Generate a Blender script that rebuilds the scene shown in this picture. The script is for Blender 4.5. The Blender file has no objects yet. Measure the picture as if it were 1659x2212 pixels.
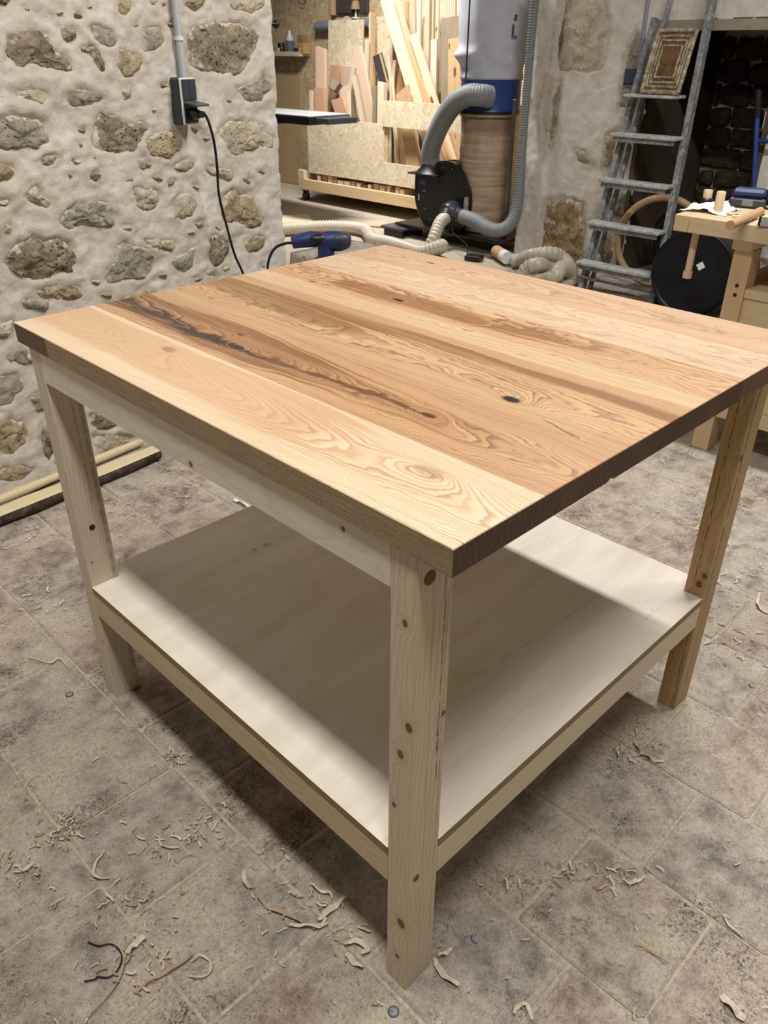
import bpy, bmesh, math, random
import numpy as np
from mathutils import Vector, Matrix, Euler

# ------------------------------------------------------------------ camera, world, lights, exposure
SC = bpy.context.scene
COL = SC.collection
CAM = Vector((-0.5342, -0.4330, 1.3471))
CROT = Euler((1.0388, -0.0043, -0.7819), 'XYZ')
FPX = 1702.3
cam_data = bpy.data.cameras.new('camera')
cam_data.sensor_fit = 'VERTICAL'
cam_data.sensor_height = 36.0
cam_data.lens = FPX / 2212.0 * 36.0
cam_data.clip_start = 0.02
cam_data.dof.use_dof = True
cam_data.dof.focus_distance = 1.6
cam_data.dof.aperture_fstop = 13.0
cam = bpy.data.objects.new('camera', cam_data)
cam.location = CAM
cam.rotation_euler = CROT
COL.objects.link(cam)
SC.camera = cam

W = bpy.data.worlds.new('room_air')
SC.world = W
W.use_nodes = True
W.node_tree.nodes['Background'].inputs[0].default_value = (0.9, 0.92, 1.0, 1)
W.node_tree.nodes['Background'].inputs[1].default_value = 0.02


def area(name, loc, aim, sx, sy, power, col=(1, 0.93, 0.83), spread=180):
    l = bpy.data.lights.new(name, 'AREA')
    l.shape = 'RECTANGLE'
    l.size, l.size_y = sx, sy
    l.energy = power
    l.color = col
    l.spread = math.radians(spread)
    o = bpy.data.objects.new(name, l)
    o.location = loc
    d = (Vector(aim) - Vector(loc)).normalized()
    o.rotation_euler = d.to_track_quat('-Z', 'Y').to_euler()
    COL.objects.link(o)
    return o


# ceiling strip lamps of the workshop (they run parallel to the planks), and one added fill
area('lamp_over_table', (-0.38, 0.0, 3.40), (-0.38, 0.0, 0), 0.28, 2.1, 44, (1, 0.965, 0.915))
area('lamp_middle', (2.10, 0.20, 3.42), (2.10, 0.20, 0), 0.12, 2.1, 62, (1, 0.975, 0.95))
area('lamp_far_room', (4.0, 4.7, 3.2), (4.9, 5.0, 0.3), 1.2, 0.3, 44, (1, 0.97, 0.94), 115)
area('fill_behind', (0.9, -1.9, 2.4), (0.7, 0.2, 0.3), 1.5, 1.0, 2.0, (1, 0.95, 0.87))  # broad soft fill added behind the camera, not a fitting of the workshop

SC.view_settings.view_transform = 'Standard'
SC.view_settings.look = 'None'
SC.view_settings.gamma = 1.0
SC.view_settings.use_curve_mapping = False
SC.view_settings.exposure = 0.95

# ------------------------------------------------------------------ helpers: geometry from the survey of the room
CM = CROT.to_matrix()


def ray(u, v):
    return (CM @ Vector(((u - 829.5) / FPX, (1106 - v) / FPX, -1))).normalized()


def on_z(u, v, z=0.0):
    d = ray(u, v)
    return CAM + d * ((z - CAM.z) / d.z)


def on_pl(u, v, P, n):
    d = ray(u, v)
    n = Vector(n)
    return CAM + d * (n.dot(Vector(P) - CAM) / n.dot(d))


def on_x(u, v, x):
    return on_pl(u, v, (x, 0, 0), (1, 0, 0))


rnd = random.Random(7)


def hash3(ix, iy, iz, seed):
    h = (ix * 374761393 + iy * 668265263 + iz * 2147483647 + seed * 144665) & 0xFFFFFFFF
    h = ((h ^ (h >> 13)) * 1274126177) & 0xFFFFFFFF
    return ((h ^ (h >> 16)) & 0xFFFF) / 65535.0


def vnoise(x, y, z, seed=0):
    x = np.asarray(x, float); y = np.asarray(y, float) + 0 * x; z = np.asarray(z, float) + 0 * x
    ix, iy, iz = np.floor(x).astype(np.int64), np.floor(y).astype(np.int64), np.floor(z).astype(np.int64)
    fx, fy, fz = x - ix, y - iy, z - iz
    fx, fy, fz = [f * f * (3 - 2 * f) for f in (fx, fy, fz)]
    r = 0
    for a in (0, 1):
        for b in (0, 1):
            for c in (0, 1):
                w = (fx if a else 1 - fx) * (fy if b else 1 - fy) * (fz if c else 1 - fz)
                r = r + w * hash3(ix + a, iy + b, iz + c, seed)
    return r * 2 - 1


def fbm(x, y, z, oct=4, seed=0):
    r, a, f = 0, 1.0, 1.0
    for i in range(oct):
        r = r + a * vnoise(x * f, y * f, z * f, seed + i * 17)
        a *= 0.5; f *= 2.03
    return r


# ------------------------------------------------------------------ helpers: materials
def srgb(r, g, b):
    f = lambda c: (c / 255 / 12.92) if c / 255 <= 0.04045 else ((c / 255 + 0.055) / 1.055) ** 2.4
    R, G, B = f(r), f(g), f(b)
    y = 0.25 * R + 0.6 * G + 0.15 * B
    k = 0.86                                     # muted, slightly dusty workshop colours
    return (y + (R - y) * k, y + (G - y) * k, y + (B - y) * k, 1.0)


class NT:
    def __init__(s, name, rough=0.6, spec=0.4, metal=0.0):
        s.m = bpy.data.materials.new(name)
        s.m.use_nodes = True
        s.t = s.m.node_tree
        s.b = s.t.nodes['Principled BSDF']
        s.b.inputs['Roughness'].default_value = rough
        s.b.inputs['Specular IOR Level'].default_value = spec
        s.b.inputs['Metallic'].default_value = metal
        s.tc = s.t.nodes.new('ShaderNodeTexCoord')
        s.obj = s.tc.outputs['Object']

    def new(s, t):
        return s.t.nodes.new('ShaderNode' + t)

    def put(s, sock, v):
        if hasattr(v, 'links') or isinstance(v, bpy.types.NodeSocket):
            s.t.links.new(v, sock)
        else:
            if isinstance(v, (tuple, list)) and len(v) == 3 and sock.type == 'RGBA':
                v = (*v, 1)
            sock.default_value = v

    def M(s, op, a, b=None, c=None):
        n = s.new('Math'); n.operation = op
        for i, v in enumerate((a, b, c)):
            if v is not None:
                s.put(n.inputs[i], v)
        return n.outputs[0]

    def add(s, *a):
        r = a[0]
        for q in a[1:]:
            r = s.M('ADD', r, q)
        return r

    def sub(s, a, b): return s.M('SUBTRACT', a, b)
    def mul(s, *a):
        r = a[0]
        for q in a[1:]:
            r = s.M('MULTIPLY', r, q)
        return r

    def sep(s, v):
        n = s.new('SeparateXYZ'); s.put(n.inputs[0], v); return n.outputs

    def comb(s, x, y, z):
        n = s.new('CombineXYZ')
        for i, v in enumerate((x, y, z)):
            s.put(n.inputs[i], v)
        return n.outputs[0]

    def vscale(s, v, sc, off=None):
        n = s.new('Mapping'); s.put(n.inputs[0], v)
        n.inputs['Scale'].default_value = sc
        if off is not None:
            s.put(n.inputs['Location'], off)
        return n.outputs[0]

    def noise(s, v, scale=5, detail=4, rough=0.55, dist=0.0, out='Fac'):
        n = s.new('TexNoise'); s.put(n.inputs['Vector'], v)
        n.inputs['Scale'].default_value = scale; n.inputs['Detail'].default_value = detail
        n.inputs['Roughness'].default_value = rough; n.inputs['Distortion'].default_value = dist
        return n.outputs[out]

    def voro(s, v, scale=5, feature='F1', out='Distance', rand=1.0):
        n = s.new('TexVoronoi'); n.feature = feature; s.put(n.inputs['Vector'], v)
        n.inputs['Scale'].default_value = scale; n.inputs['Randomness'].default_value = rand
        return n.outputs[out]

    def ramp(s, fac, stops, interp='LINEAR'):
        n = s.new('ValToRGB'); s.put(n.inputs[0], fac)
        r = n.color_ramp; r.interpolation = interp
        while len(r.elements) < len(stops):
            r.elements.new(0.5)
        for e, (p, c) in zip(r.elements, stops):
            e.position = p
            e.color = c if len(c) == 4 else (*c, 1)
        return n.outputs[0]

    def step(s, v, a, b, lo=0.0, hi=1.0):
        n = s.new('MapRange'); n.interpolation_type = 'SMOOTHSTEP'
        s.put(n.inputs['Value'], v)
        n.inputs['From Min'].default_value = a; n.inputs['From Max'].default_value = b
        n.inputs['To Min'].default_value = lo; n.inputs['To Max'].default_value = hi
        return n.outputs[0]

    def mix(s, f, a, b, mode='MIX'):
        n = s.new('Mix'); n.data_type = 'RGBA'; n.blend_type = mode
        s.put(n.inputs[0], f); s.put(n.inputs[6], a); s.put(n.inputs[7], b)
        return n.outputs[2]

    def rand(s):
        return s.new('ObjectInfo').outputs['Random']

    def color(s, c): s.put(s.b.inputs['Base Color'], c)
    def rough(s, c): s.put(s.b.inputs['Roughness'], c)

    def bump(s, h, strength=0.5, dist=0.01):
        n = s.new('Bump'); n.inputs['Strength'].default_value = strength
        n.inputs['Distance'].default_value = dist
        s.put(n.inputs['Height'], h)
        s.t.links.new(n.outputs[0], s.b.inputs['Normal'])

    def gauss(s, x, y, kx, ky, sx, sy):
        a = s.mul(s.sub(x, kx), 1 / sx); b = s.mul(s.sub(y, ky), 1 / sy)
        q = s.add(s.mul(a, a), s.mul(b, b))
        return s.M('EXPONENT', s.mul(q, -1.0))


def plain(name, c, rough=0.5, spec=0.4, metal=0.0, var=0.12, scale=30, bump=0.0):
    n = NT(name, rough, spec, metal)
    f = n.noise(n.obj, scale, 4)
    d = tuple(x * (1 - var) for x in c[:3]); e = tuple(min(1, x * (1 + var)) for x in c[:3])
    n.color(n.ramp(f, [(0.3, d), (0.7, e)]))
    if bump:
        n.bump(f, bump, 0.004)
    return n.m


def mat_board(name, light, dark, ax='z', rings=60, knots=False, rough=0.6, sat_var=0.25, grey=0.0):
    """generic sawn softwood board, local long axis = ax"""
    n = NT(name, rough, 0.3)
    o = n.sep(n.obj)
    idx = 'xyz'.index(ax)
    L = o[idx]; A, B = [o[i] for i in range(3) if i != idx]
    r = n.rand()
    off = n.mul(r, 37.0)
    v = n.comb(n.add(A, off), n.add(B, off), n.mul(L, 0.12))
    warp = n.noise(v, 7, 2)
    g = n.add(n.mul(A, rings), n.mul(B, rings * 0.35), n.mul(warp, 9.0))
    t = n.M('FRACT', g)
    line = n.ramp(t, [(0.0, (0.1,) * 3), (0.55, (0.25,) * 3), (0.85, (1,) * 3), (1.0, (0.1,) * 3)])
    base = n.mix(n.mul(line, 0.55), light, dark)
    tint = n.ramp(r, [(0.0, tuple(c * (1 - sat_var) for c in light[:3])), (0.5, light[:3]), (1.0, (light[0], light[1] * 0.86, light[2] * 0.72))])
    base = n.mix(0.5, base, tint, 'MULTIPLY') if grey else n.mix(0.45, base, tint)
    if knots:
        k = n.voro(n.comb(n.mul(n.add(A, off), 9), n.mul(n.add(B, off), 9), n.mul(L, 3.2)), 1.0)
        base = n.mix(n.step(k, 0.10, 0.16, 1, 0), base, (0.10, 0.05, 0.02, 1))
    fine = n.noise(n.comb(n.mul(A, 60), n.mul(B, 60), n.mul(L, 3)), 5, 3)
    base = n.mix(n.mul(fine, 0.22), base, dark)
    n.color(base)
    n.bump(fine, 0.15, 0.002)
    return n.m


def mat_osb(name, c1, c2, c3):
    n = NT(name, 0.75, 0.2)
    warped = n.mix(0.35, n.obj, n.noise(n.obj, 9, 2, out='Color'))
    cells = n.new('TexVoronoi'); n.put(cells.inputs['Vector'], n.vscale(warped, (12, 12, 26)))
    cells.inputs['Scale'].default_value = 1.6
    f = n.new('SeparateColor'); n.put(f.inputs[0], cells.outputs['Color'])
    c = n.ramp(f.outputs[0], [(0, c1), (0.5, c2), (1.0, c3)])
    d = n.noise(n.obj, 40, 3)
    c = n.mix(n.step(d, 0.66, 0.72), c, (0.16, 0.09, 0.04, 1))
    n.color(c); n.bump(f.outputs[1], 0.25, 0.003)
    return n.m


# ------------------------------------------------------------------ helpers: objects
def tag(o, label=None, cat=None, group=None, kind=None):
    if label: o['label'] = label
    if cat: o['category'] = cat
    if group: o['group'] = group
    if kind: o['kind'] = kind
    return o


def empty(name, loc=(0, 0, 0), label=None, cat=None, group=None, kind=None, rot=(0, 0, 0), parent=None):
    o = bpy.data.objects.new(name, None)
    o.empty_display_size = 0.05
    o.location = loc; o.rotation_euler = rot
    COL.objects.link(o)
    if parent: o.parent = parent
    return tag(o, label, cat, group, kind)


class MB:
    """collects shapes for one mesh object (coordinates local to the object)"""
    def __init__(s):
        s.v = []; s.f = []; s.mi = []; s.sm = []

    def add(s, V, F, mi=0, smooth=False):
        b = len(s.v)
        s.v += [tuple(map(float, p)) for p in V]
        for f in F:
            s.f.append([b + i for i in f]); s.mi.append(mi); s.sm.append(smooth)
        return s

    def box(s, a, b, mi=0, M=None):
        x0, y0, z0 = [min(p, q) for p, q in zip(a, b)]; x1, y1, z1 = [max(p, q) for p, q in zip(a, b)]
        V = [Vector(p) for p in ((x0, y0, z0), (x1, y0, z0), (x1, y1, z0), (x0, y1, z0), (x0, y0, z1), (x1, y0, z1), (x1, y1, z1), (x0, y1, z1))]
        if M is not None: V = [M @ p for p in V]
        return s.add(V, [(0, 3, 2, 1), (4, 5, 6, 7), (0, 1, 5, 4), (1, 2, 6, 5), (2, 3, 7, 6), (3, 0, 4, 7)], mi)

    def cbox(s, a, b, c=0.003, mi=0, M=None):
        """box with chamfered vertical and horizontal edges"""
        bm = bmesh.new()
        t = MB().box(a, b)
        vs = [bm.verts.new(p) for p in t.v]
        for f in t.f: bm.faces.new([vs[i] for i in f])
        bmesh.ops.bevel(bm, geom=list(bm.edges), offset=c, segments=1, affect='EDGES', profile=0.5)
        bm.verts.index_update()
        V = [v.co.copy() for v in bm.verts]
        if M is not None: V = [M @ p for p in V]
        F = [[v.index for v in f.verts] for f in bm.faces]
        bm.free()
        return s.add(V, F, mi)

    def prism(s, poly, axis, a, b, mi=0, side=None, M=None):
        """polygon in the two other axes, extruded along axis from a to b"""
        def P(q, t):
            return (t, q[0], q[1]) if axis == 0 else ((q[0], t, q[1]) if axis == 1 else (q[0], q[1], t))
        n = len(poly)
        V = [Vector(P(q, a)) for q in poly] + [Vector(P(q, b)) for q in poly]
        if M is not None: V = [M @ p for p in V]
        s.add(V, [list(range(n))[::-1], list(range(n, 2 * n))], mi)
        return s.add(V, [(i, (i + 1) % n, n + (i + 1) % n, n + i) for i in range(n)], mi if side is None else side)

    def lathe(s, prof, seg=32, mi=0, M=None, smooth=True, caps=True):
        """profile of (r, z) about local z"""
        V = []
        for r, z in prof:
            for k in range(seg):
                a = 2 * math.pi * k / seg
                V.append(Vector((r * math.cos(a), r * math.sin(a), z)))
        if M is not None: V = [M @ p for p in V]
        F = []
        for i in range(len(prof) - 1):
            for k in range(seg):
                F.append((i * seg + k, i * seg + (k + 1) % seg, (i + 1) * seg + (k + 1) % seg, (i + 1) * seg + k))
        s.add(V, F, mi, smooth)
        if caps:
            n = len(prof)
            if prof[0][0] > 1e-5: s.add(V[:seg], [list(range(seg))[::-1]], mi)
            if prof[-1][0] > 1e-5: s.add(V[(n - 1) * seg:], [list(range(seg))], mi)
        return s

    def tube(s, pts, r, seg=10, mi=0, ribs=None, caps=True):
        """tube along a path; r number or function of t; ribs=(pitch, depth, shape) for corrugated hoses"""
        P = [Vector(p) for p in pts]
        L = [0.0]
        for a, b in zip(P, P[1:]): L.append(L[-1] + (b - a).length)
        tot = L[-1]
        if ribs:
            n = max(8, int(tot / ribs[0] * 4))
            Q = []; j = 0
            for i in range(n + 1):
                d = tot * i / n
                while j < len(L) - 2 and L[j + 1] < d: j += 1
                t = (d - L[j]) / max(1e-9, L[j + 1] - L[j])
                Q.append((P[j].lerp(P[j + 1], min(1, t)), d))
        else:
            Q = list(zip(P, L))
        V = []; prev = None
        for i, (p, d) in enumerate(Q):
            a = Q[max(0, i - 1)][0]; b = Q[min(len(Q) - 1, i + 1)][0]
            t = (b - a).normalized()
            if prev is None:
                u = t.orthogonal().normalized()
            else:
                u = (prev - t * prev.dot(t)).normalized()
            prev = u; w = t.cross(u)
            rr = r(d / tot) if callable(r) else r
            if ribs:
                rr = rr + (ribs[1] if (i % 4) in (0, 1) else -ribs[1] * 0.6)
            for k in range(seg):
                an = 2 * math.pi * k / seg
                V.append(p + (u * math.cos(an) + w * math.sin(an)) * rr)
        n = len(Q)
        F = [(i * seg + k, i * seg + (k + 1) % seg, (i + 1) * seg + (k + 1) % seg, (i + 1) * seg + k) for i in range(n - 1) for k in range(seg)]
        s.add(V, F, mi, True)
        if caps: s.add(V[:seg], [list(range(seg))[::-1]], mi); s.add(V[-seg:], [list(range(seg))], mi)
        return s

    def build(s, name, mats, parent=None, loc=None, rot=None):
        me = bpy.data.meshes.new(name)
        me.from_pydata(s.v, [], s.f)
        if not isinstance(mats, (list, tuple)): mats = [mats]
        for m in mats: me.materials.append(m)
        me.polygons.foreach_set('material_index', s.mi)
        me.polygons.foreach_set('use_smooth', s.sm)
        me.update()
        o = bpy.data.objects.new(name, me)
        COL.objects.link(o)
        if parent is not None: o.parent = parent
        if loc is not None: o.location = loc
        if rot is not None: o.rotation_euler = rot
        return o


def spline(pts, n=12):
    """Catmull-Rom through points"""
    P = [Vector(p) for p in pts]
    P = [P[0] * 2 - P[1]] + P + [P[-1] * 2 - P[-2]]
    out = []
    for i in range(1, len(P) - 2):
        for k in range(n):
            t = k / n
            a, b, c, d = P[i - 1], P[i], P[i + 1], P[i + 2]
            out.append(0.5 * ((2 * b) + (c - a) * t + (2 * a - 5 * b + 4 * c - d) * t * t + (3 * b - a - 3 * c + d) * t ** 3))
    out.append(P[-2])
    return out


def frame(z, x=(1, 0, 0), o=(0, 0, 0)):
    """matrix whose local z points along z"""
    z = Vector(z).normalized(); x = Vector(x)
    y = z.cross(x)
    if y.length < 1e-6: y = z.orthogonal()
    y.normalize(); x = y.cross(z)
    m = Matrix((x, y, z)).transposed().to_4x4()
    m.translation = Vector(o)
    return m


# ------------------------------------------------------------------ materials of the building
def mat_floor(name, tile=True):
    n = NT(name, 0.8, 0.25)
    geo = n.new('NewGeometry').outputs['Position']
    big = n.noise(geo, 3.2, 5, 0.6)
    mid = n.noise(geo, 17, 6, 0.7)
    fin = n.noise(geo, 110, 4, 0.7)
    grain = n.noise(geo, 420, 2, 0.7)
    sand = n.ramp(fin, [(0.28, srgb(164, 150, 130)), (0.5, srgb(200, 188, 168)), (0.72, srgb(220, 210, 192))])
    if tile:
        r = n.rand()
        grey = n.ramp(mid, [(0.30, srgb(112, 106, 98)), (0.5, srgb(168, 160, 149)), (0.72, srgb(206, 198, 186))])
        red = n.ramp(mid, [(0.30, srgb(108, 88, 78)), (0.5, srgb(168, 150, 137)), (0.72, srgb(204, 192, 178))])
        f = n.step(n.add(n.mul(r, 0.6), n.mul(big, 0.8)), 0.60, 0.80)
        c = n.mix(f, grey, red)
        # dark pitted patches worn into the faces of the tiles
        pit = n.noise(geo, 46, 6, 0.82)
        patch = n.step(n.noise(n.vscale(geo, (1, 1, 1), (3.1, 1.7, 0)), 5.5, 4, 0.6), 0.50, 0.68)
        c = n.mix(n.mul(patch, n.step(pit, 0.48, 0.555), 0.62), c, srgb(64, 54, 50))
        c = n.mix(n.mul(n.step(grain, 0.54, 0.68), 0.30), c, srgb(70, 60, 54))
        o = n.sep(n.obj)
        e = n.M('MAXIMUM', n.M('ABSOLUTE', o[0]), n.M('ABSOLUTE', o[1]))
        e = n.add(e, n.mul(n.sub(mid, 0.5), 0.045))
        edge = n.step(e, 0.102, 0.124)
        dust = n.step(n.noise(n.vscale(geo, (1, 1, 1), (9, 4, 0)), 4.0, 6, 0.68), 0.40, 0.64)
        k = n.M('MAXIMUM', n.mul(edge, n.step(n.noise(geo, 5.5, 4, 0.7), 0.3, 0.65, 0.15, 0.85)), n.mul(dust, 0.8))
        c = n.mix(k, c, sand)
        sp = n.noise(geo, 210, 3, 0.75)
        c = n.mix(n.mul(n.step(sp, 0.53, 0.60), n.add(0.22, n.mul(patch, 0.60))), c, srgb(56, 46, 42))
        spb = n.noise(geo, 85, 4, 0.75)
        c = n.mix(n.mul(n.step(spb, 0.55, 0.61), n.add(0.14, n.mul(patch, 0.60))), c, srgb(62, 50, 46))
        c = n.mix(n.mul(n.step(sp, 0.40, 0.30), 0.35), c, srgb(224, 214, 196))
        c = n.mix(1.0, c, (0.86, 0.845, 0.82, 1), 'MULTIPLY')
        n.color(c)
        n.bump(n.add(mid, n.mul(fin, 0.5), n.mul(grain, 0.15)), 0.55, 0.006)
    else:
        sand = n.mix(1.0, sand, (0.80, 0.78, 0.74, 1), 'MULTIPLY')
        n.color(sand)
        n.bump(n.add(fin, grain), 0.4, 0.004)
    return n.m


def mat_mortar(name, c1, c2, stain, bumpd=0.006):
    n = NT(name, 0.9, 0.15)
    a = n.noise(n.obj, 4.5, 5, 0.6)
    b = n.noise(n.obj, 34, 6, 0.7)
    c = n.ramp(n.add(n.mul(a, 0.6), n.mul(b, 0.4)), [(0.32, c1), (0.62, c2)])
    s = n.step(n.noise(n.vscale(n.obj, (1, 1, 1), (5, 3, 8)), 3.3, 6, 0.68), 0.56, 0.74)
    c = n.mix(n.mul(s, 0.55), c, stain)
    at = n.new('Attribute'); at.attribute_name = 'near'
    nr = n.step(n.add(at.outputs['Fac'], n.mul(n.sub(n.noise(n.obj, 28, 5, 0.7), 0.5), 1.6)), 0.35, 0.95)
    c = n.mix(n.mul(nr, 0.38), c, stain)
    sp = n.step(n.noise(n.obj, 95, 4, 0.7), 0.67, 0.74)
    c = n.mix(n.mul(sp, 0.35), c, (0.12, 0.09, 0.06, 1))
    n.color(c)
    n.bump(n.add(n.mul(b, 1.0), n.mul(n.noise(n.obj, 140, 5, 0.75), 0.35)), 0.7, bumpd)
    return n.m


def mat_stone(name, cs, pit=0.5, scale=1.0, smear=0.85):
    n = NT(name, 0.9, 0.15)
    r = n.rand()
    v = n.vscale(n.obj, (scale,) * 3, n.comb(n.mul(r, 9), n.mul(r, 5), n.mul(r, 7)))
    a = n.noise(v, 13, 7, 0.72, 0.4)
    b = n.noise(v, 60, 5, 0.7)
    c = n.ramp(n.add(n.mul(a, 0.72), n.mul(b, 0.28)), [(0.30, cs[0]), (0.45, cs[1]), (0.58, cs[2]), (0.72, cs[3])])
    holes = n.voro(v, 62, rand=1.0)
    hm = n.mul(n.step(holes, 0.14, 0.26, 1, 0), n.step(n.noise(v, 9, 3), 0.5 - pit * 0.15, 0.62))
    c = n.mix(n.mul(hm, pit), c, (0.035, 0.024, 0.014, 1))
    at = n.new('Attribute'); at.attribute_name = 'rim'
    sm = n.step(n.add(n.mul(at.outputs['Fac'], 1.0), n.mul(n.sub(n.noise(v, 24, 5, 0.7), 0.5), 1.5)), 0.80, 1.02)
    mort = n.ramp(b, [(0.3, srgb(186, 175, 154)), (0.6, srgb(214, 205, 188))])
    if smear: c = n.mix(n.mul(sm, smear), c, mort)
    n.color(c)
    n.bump(n.add(a, n.mul(b, 0.6), n.mul(hm, -0.8)), 0.9, 0.010)
    return n.m


M_TILE = mat_floor('worn_floor_tile')
M_DUST = mat_floor('sandy_joint', False)
M_MORTAR = mat_mortar('cream_lime_mortar', srgb(186, 177, 162), srgb(216, 209, 197), srgb(176, 160, 130))
M_PLASTER = mat_mortar('old_plaster', srgb(190, 181, 165), srgb(222, 215, 203), srgb(148, 130, 98), 0.004)
M_CEIL = mat_mortar('ceiling_boards', srgb(84, 70, 54), srgb(104, 88, 68), srgb(60, 48, 36))
S_YEL = mat_stone('yellow_limestone', [srgb(118, 102, 74), srgb(156, 138, 104), srgb(180, 164, 130), srgb(206, 194, 166)], 0.8)
S_GRY = mat_stone('grey_limestone', [srgb(112, 106, 90), srgb(146, 139, 120), srgb(168, 160, 140), srgb(196, 188, 168)], 0.5)
S_DRK = mat_stone('dark_pitted_limestone', [srgb(78, 68, 52), srgb(126, 113, 88), srgb(160, 146, 118), srgb(200, 188, 160)], 1.0)
S_PAL = mat_stone('pale_limestone', [srgb(150, 136, 110), srgb(180, 167, 140), srgb(198, 186, 160), srgb(214, 204, 184)], 0.45)
S_BRN = mat_stone('brown_crumbling_stone', [srgb(84, 62, 38), srgb(138, 112, 72), srgb(176, 152, 108), srgb(206, 190, 154)], 0.9, 0.8)

# ------------------------------------------------------------------ floor: slab and loose-laid tiles in running bond
mb = MB().box((-2.6, -3.2, -0.30), (6.4, 8.4, -0.004))
floor = mb.build('floor', M_DUST)
tag(floor, kind='structure')
tile_meshes = []
for k in range(7):
    h = 0.1225
    pts = []
    for cx, cy in ((-1, -1), (1, -1), (1, 1), (-1, 1)):
        c = rnd.uniform(0.004, 0.014)
        j = lambda: rnd.uniform(-0.0022, 0.0022)
        nxt = {(-1, -1): (1, 0), (1, -1): (0, 1), (1, 1): (-1, 0), (-1, 1): (0, -1)}[(cx, cy)]
        prv = {(-1, -1): (0, 1), (1, -1): (-1, 0), (1, 1): (0, -1), (-1, 1): (1, 0)}[(cx, cy)]
        pts.append((cx * h + prv[0] * c + j(), cy * h + prv[1] * c + j()))
        pts.append((cx * h + nxt[0] * c + j(), cy * h + nxt[1] * c + j()))
        pts.append((cx * h * (1 if nxt[0] == 0 else 0) + j() * 0.8, cy * h * (1 if nxt[1] == 0 else 0) + j() * 0.8))
    n = len(pts)
    t = MB()
    V = [(x * 1.0, y * 1.0, -0.010) for x, y in pts] + [(x * 0.998, y * 0.998, -0.0032) for x, y in pts] + [(x * 0.955, y * 0.955, 0) for x, y in pts] + [(0, 0, -0.0006)]
    F = [(i, (i + 1) % n, n + (i + 1) % n, n + i) for i in range(n)] + [(n + i, n + (i + 1) % n, 2 * n + (i + 1) % n, 2 * n + i) for i in range(n)] + [(2 * n + i, 2 * n + (i + 1) % n, 3 * n) for i in range(n)]
    t.add(V, F, 0, False)
    me = bpy.data.meshes.new('tile')
    me.from_pydata(t.v, [], t.f); me.materials.append(M_TILE)
    tile_meshes.append(me)
row_off = {-4: .02, -3: .17, -2: .09, -1: .24, 0: .14, 1: .005, 2: .15, 3: .05, 4: .20, 5: .11, 6: .03, 7: .16, 8: .08, 9: .21, 10: .13, 11: .02, 12: .18, 13: .07, 14: .2, 15: .1, 16: .0, 17: .15}
near, far_v = [], []
for i in range(-4, 18):
    cx = i * 0.25 + 0.125 - 0.01
    for j in range(-6, 12):
        cy = j * 0.25 + row_off[i] - 0.005 + 0.125
        wall_y = 2.1448 + (cx - 0.1842) * 0.2142
        if cx < 1.8 and cy > wall_y + 0.1: continue
        if cx > 4.4 or cy > 3.1 or cy < -1.4: continue
        d = math.hypot(cx - CAM.x, cy - CAM.y)
        # in the camera's view?
        q = CM.inverted() @ (Vector((cx, cy, 0)) - CAM)
        if q.z > -0.1: vis = False
        else:
            u = 829.5 + FPX * q.x / -q.z; v = 1106 - FPX * q.y / -q.z
            vis = -260 < u < 1920 and v < 2520
        hid = 1.15 < cx < 3.6 and 1.15 < cy < 3.4     # behind the table top
        if (cx > 3.0 and cy < 0.0): hid = True
        (near if vis and not hid else far_v).append((d, cx, cy))
near.sort()
for d, cx, cy in near[:298]:
    o = bpy.data.objects.new('tile', tile_meshes[rnd.randrange(7)])
    COL.objects.link(o)
    o.parent = floor
    o.location = (cx, cy, rnd.uniform(-0.0012, 0.0012))
    o.rotation_euler = (rnd.uniform(-.002, .002), rnd.uniform(-.002, .002), rnd.choice((0, math.pi / 2, math.pi, -math.pi / 2)) + rnd.uniform(-.006, .006))
rest = MB()
for d, cx, cy in near[298:] + far_v:
    me = tile_meshes[rnd.randrange(7)]
    rest.add([(v.co.x + cx, v.co.y + cy, v.co.z) for v in me.vertices], [list(p.vertices) for p in me.polygons])
o = rest.build('far_tiles', M_DUST, floor)
tag(o, kind='stuff')


# ------------------------------------------------------------------ rubble walls
def sdist(px, py, poly):
    """signed distance to polygon, positive inside"""
    d = np.full(px.shape, 1e9); ins = np.zeros(px.shape, bool)
    n = len(poly)
    for i in range(n):
        ax, ay = poly[i]; bx, by = poly[(i + 1) % n]
        ex, ey = bx - ax, by - ay
        t = np.clip(((px - ax) * ex + (py - ay) * ey) / (ex * ex + ey * ey + 1e-12), 0, 1)
        d = np.minimum(d, np.hypot(px - ax - t * ex, py - ay - t * ey))
        c = ((ay > py) != (by > py)) & (px < (bx - ax) * (py - ay) / (by - ay + 1e-15) + ax)
        ins ^= c
    return np.where(ins, d, -d)


def smooth01(x):
    x = np.clip(x, 0, 1); return x * x * (3 - 2 * x)


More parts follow.
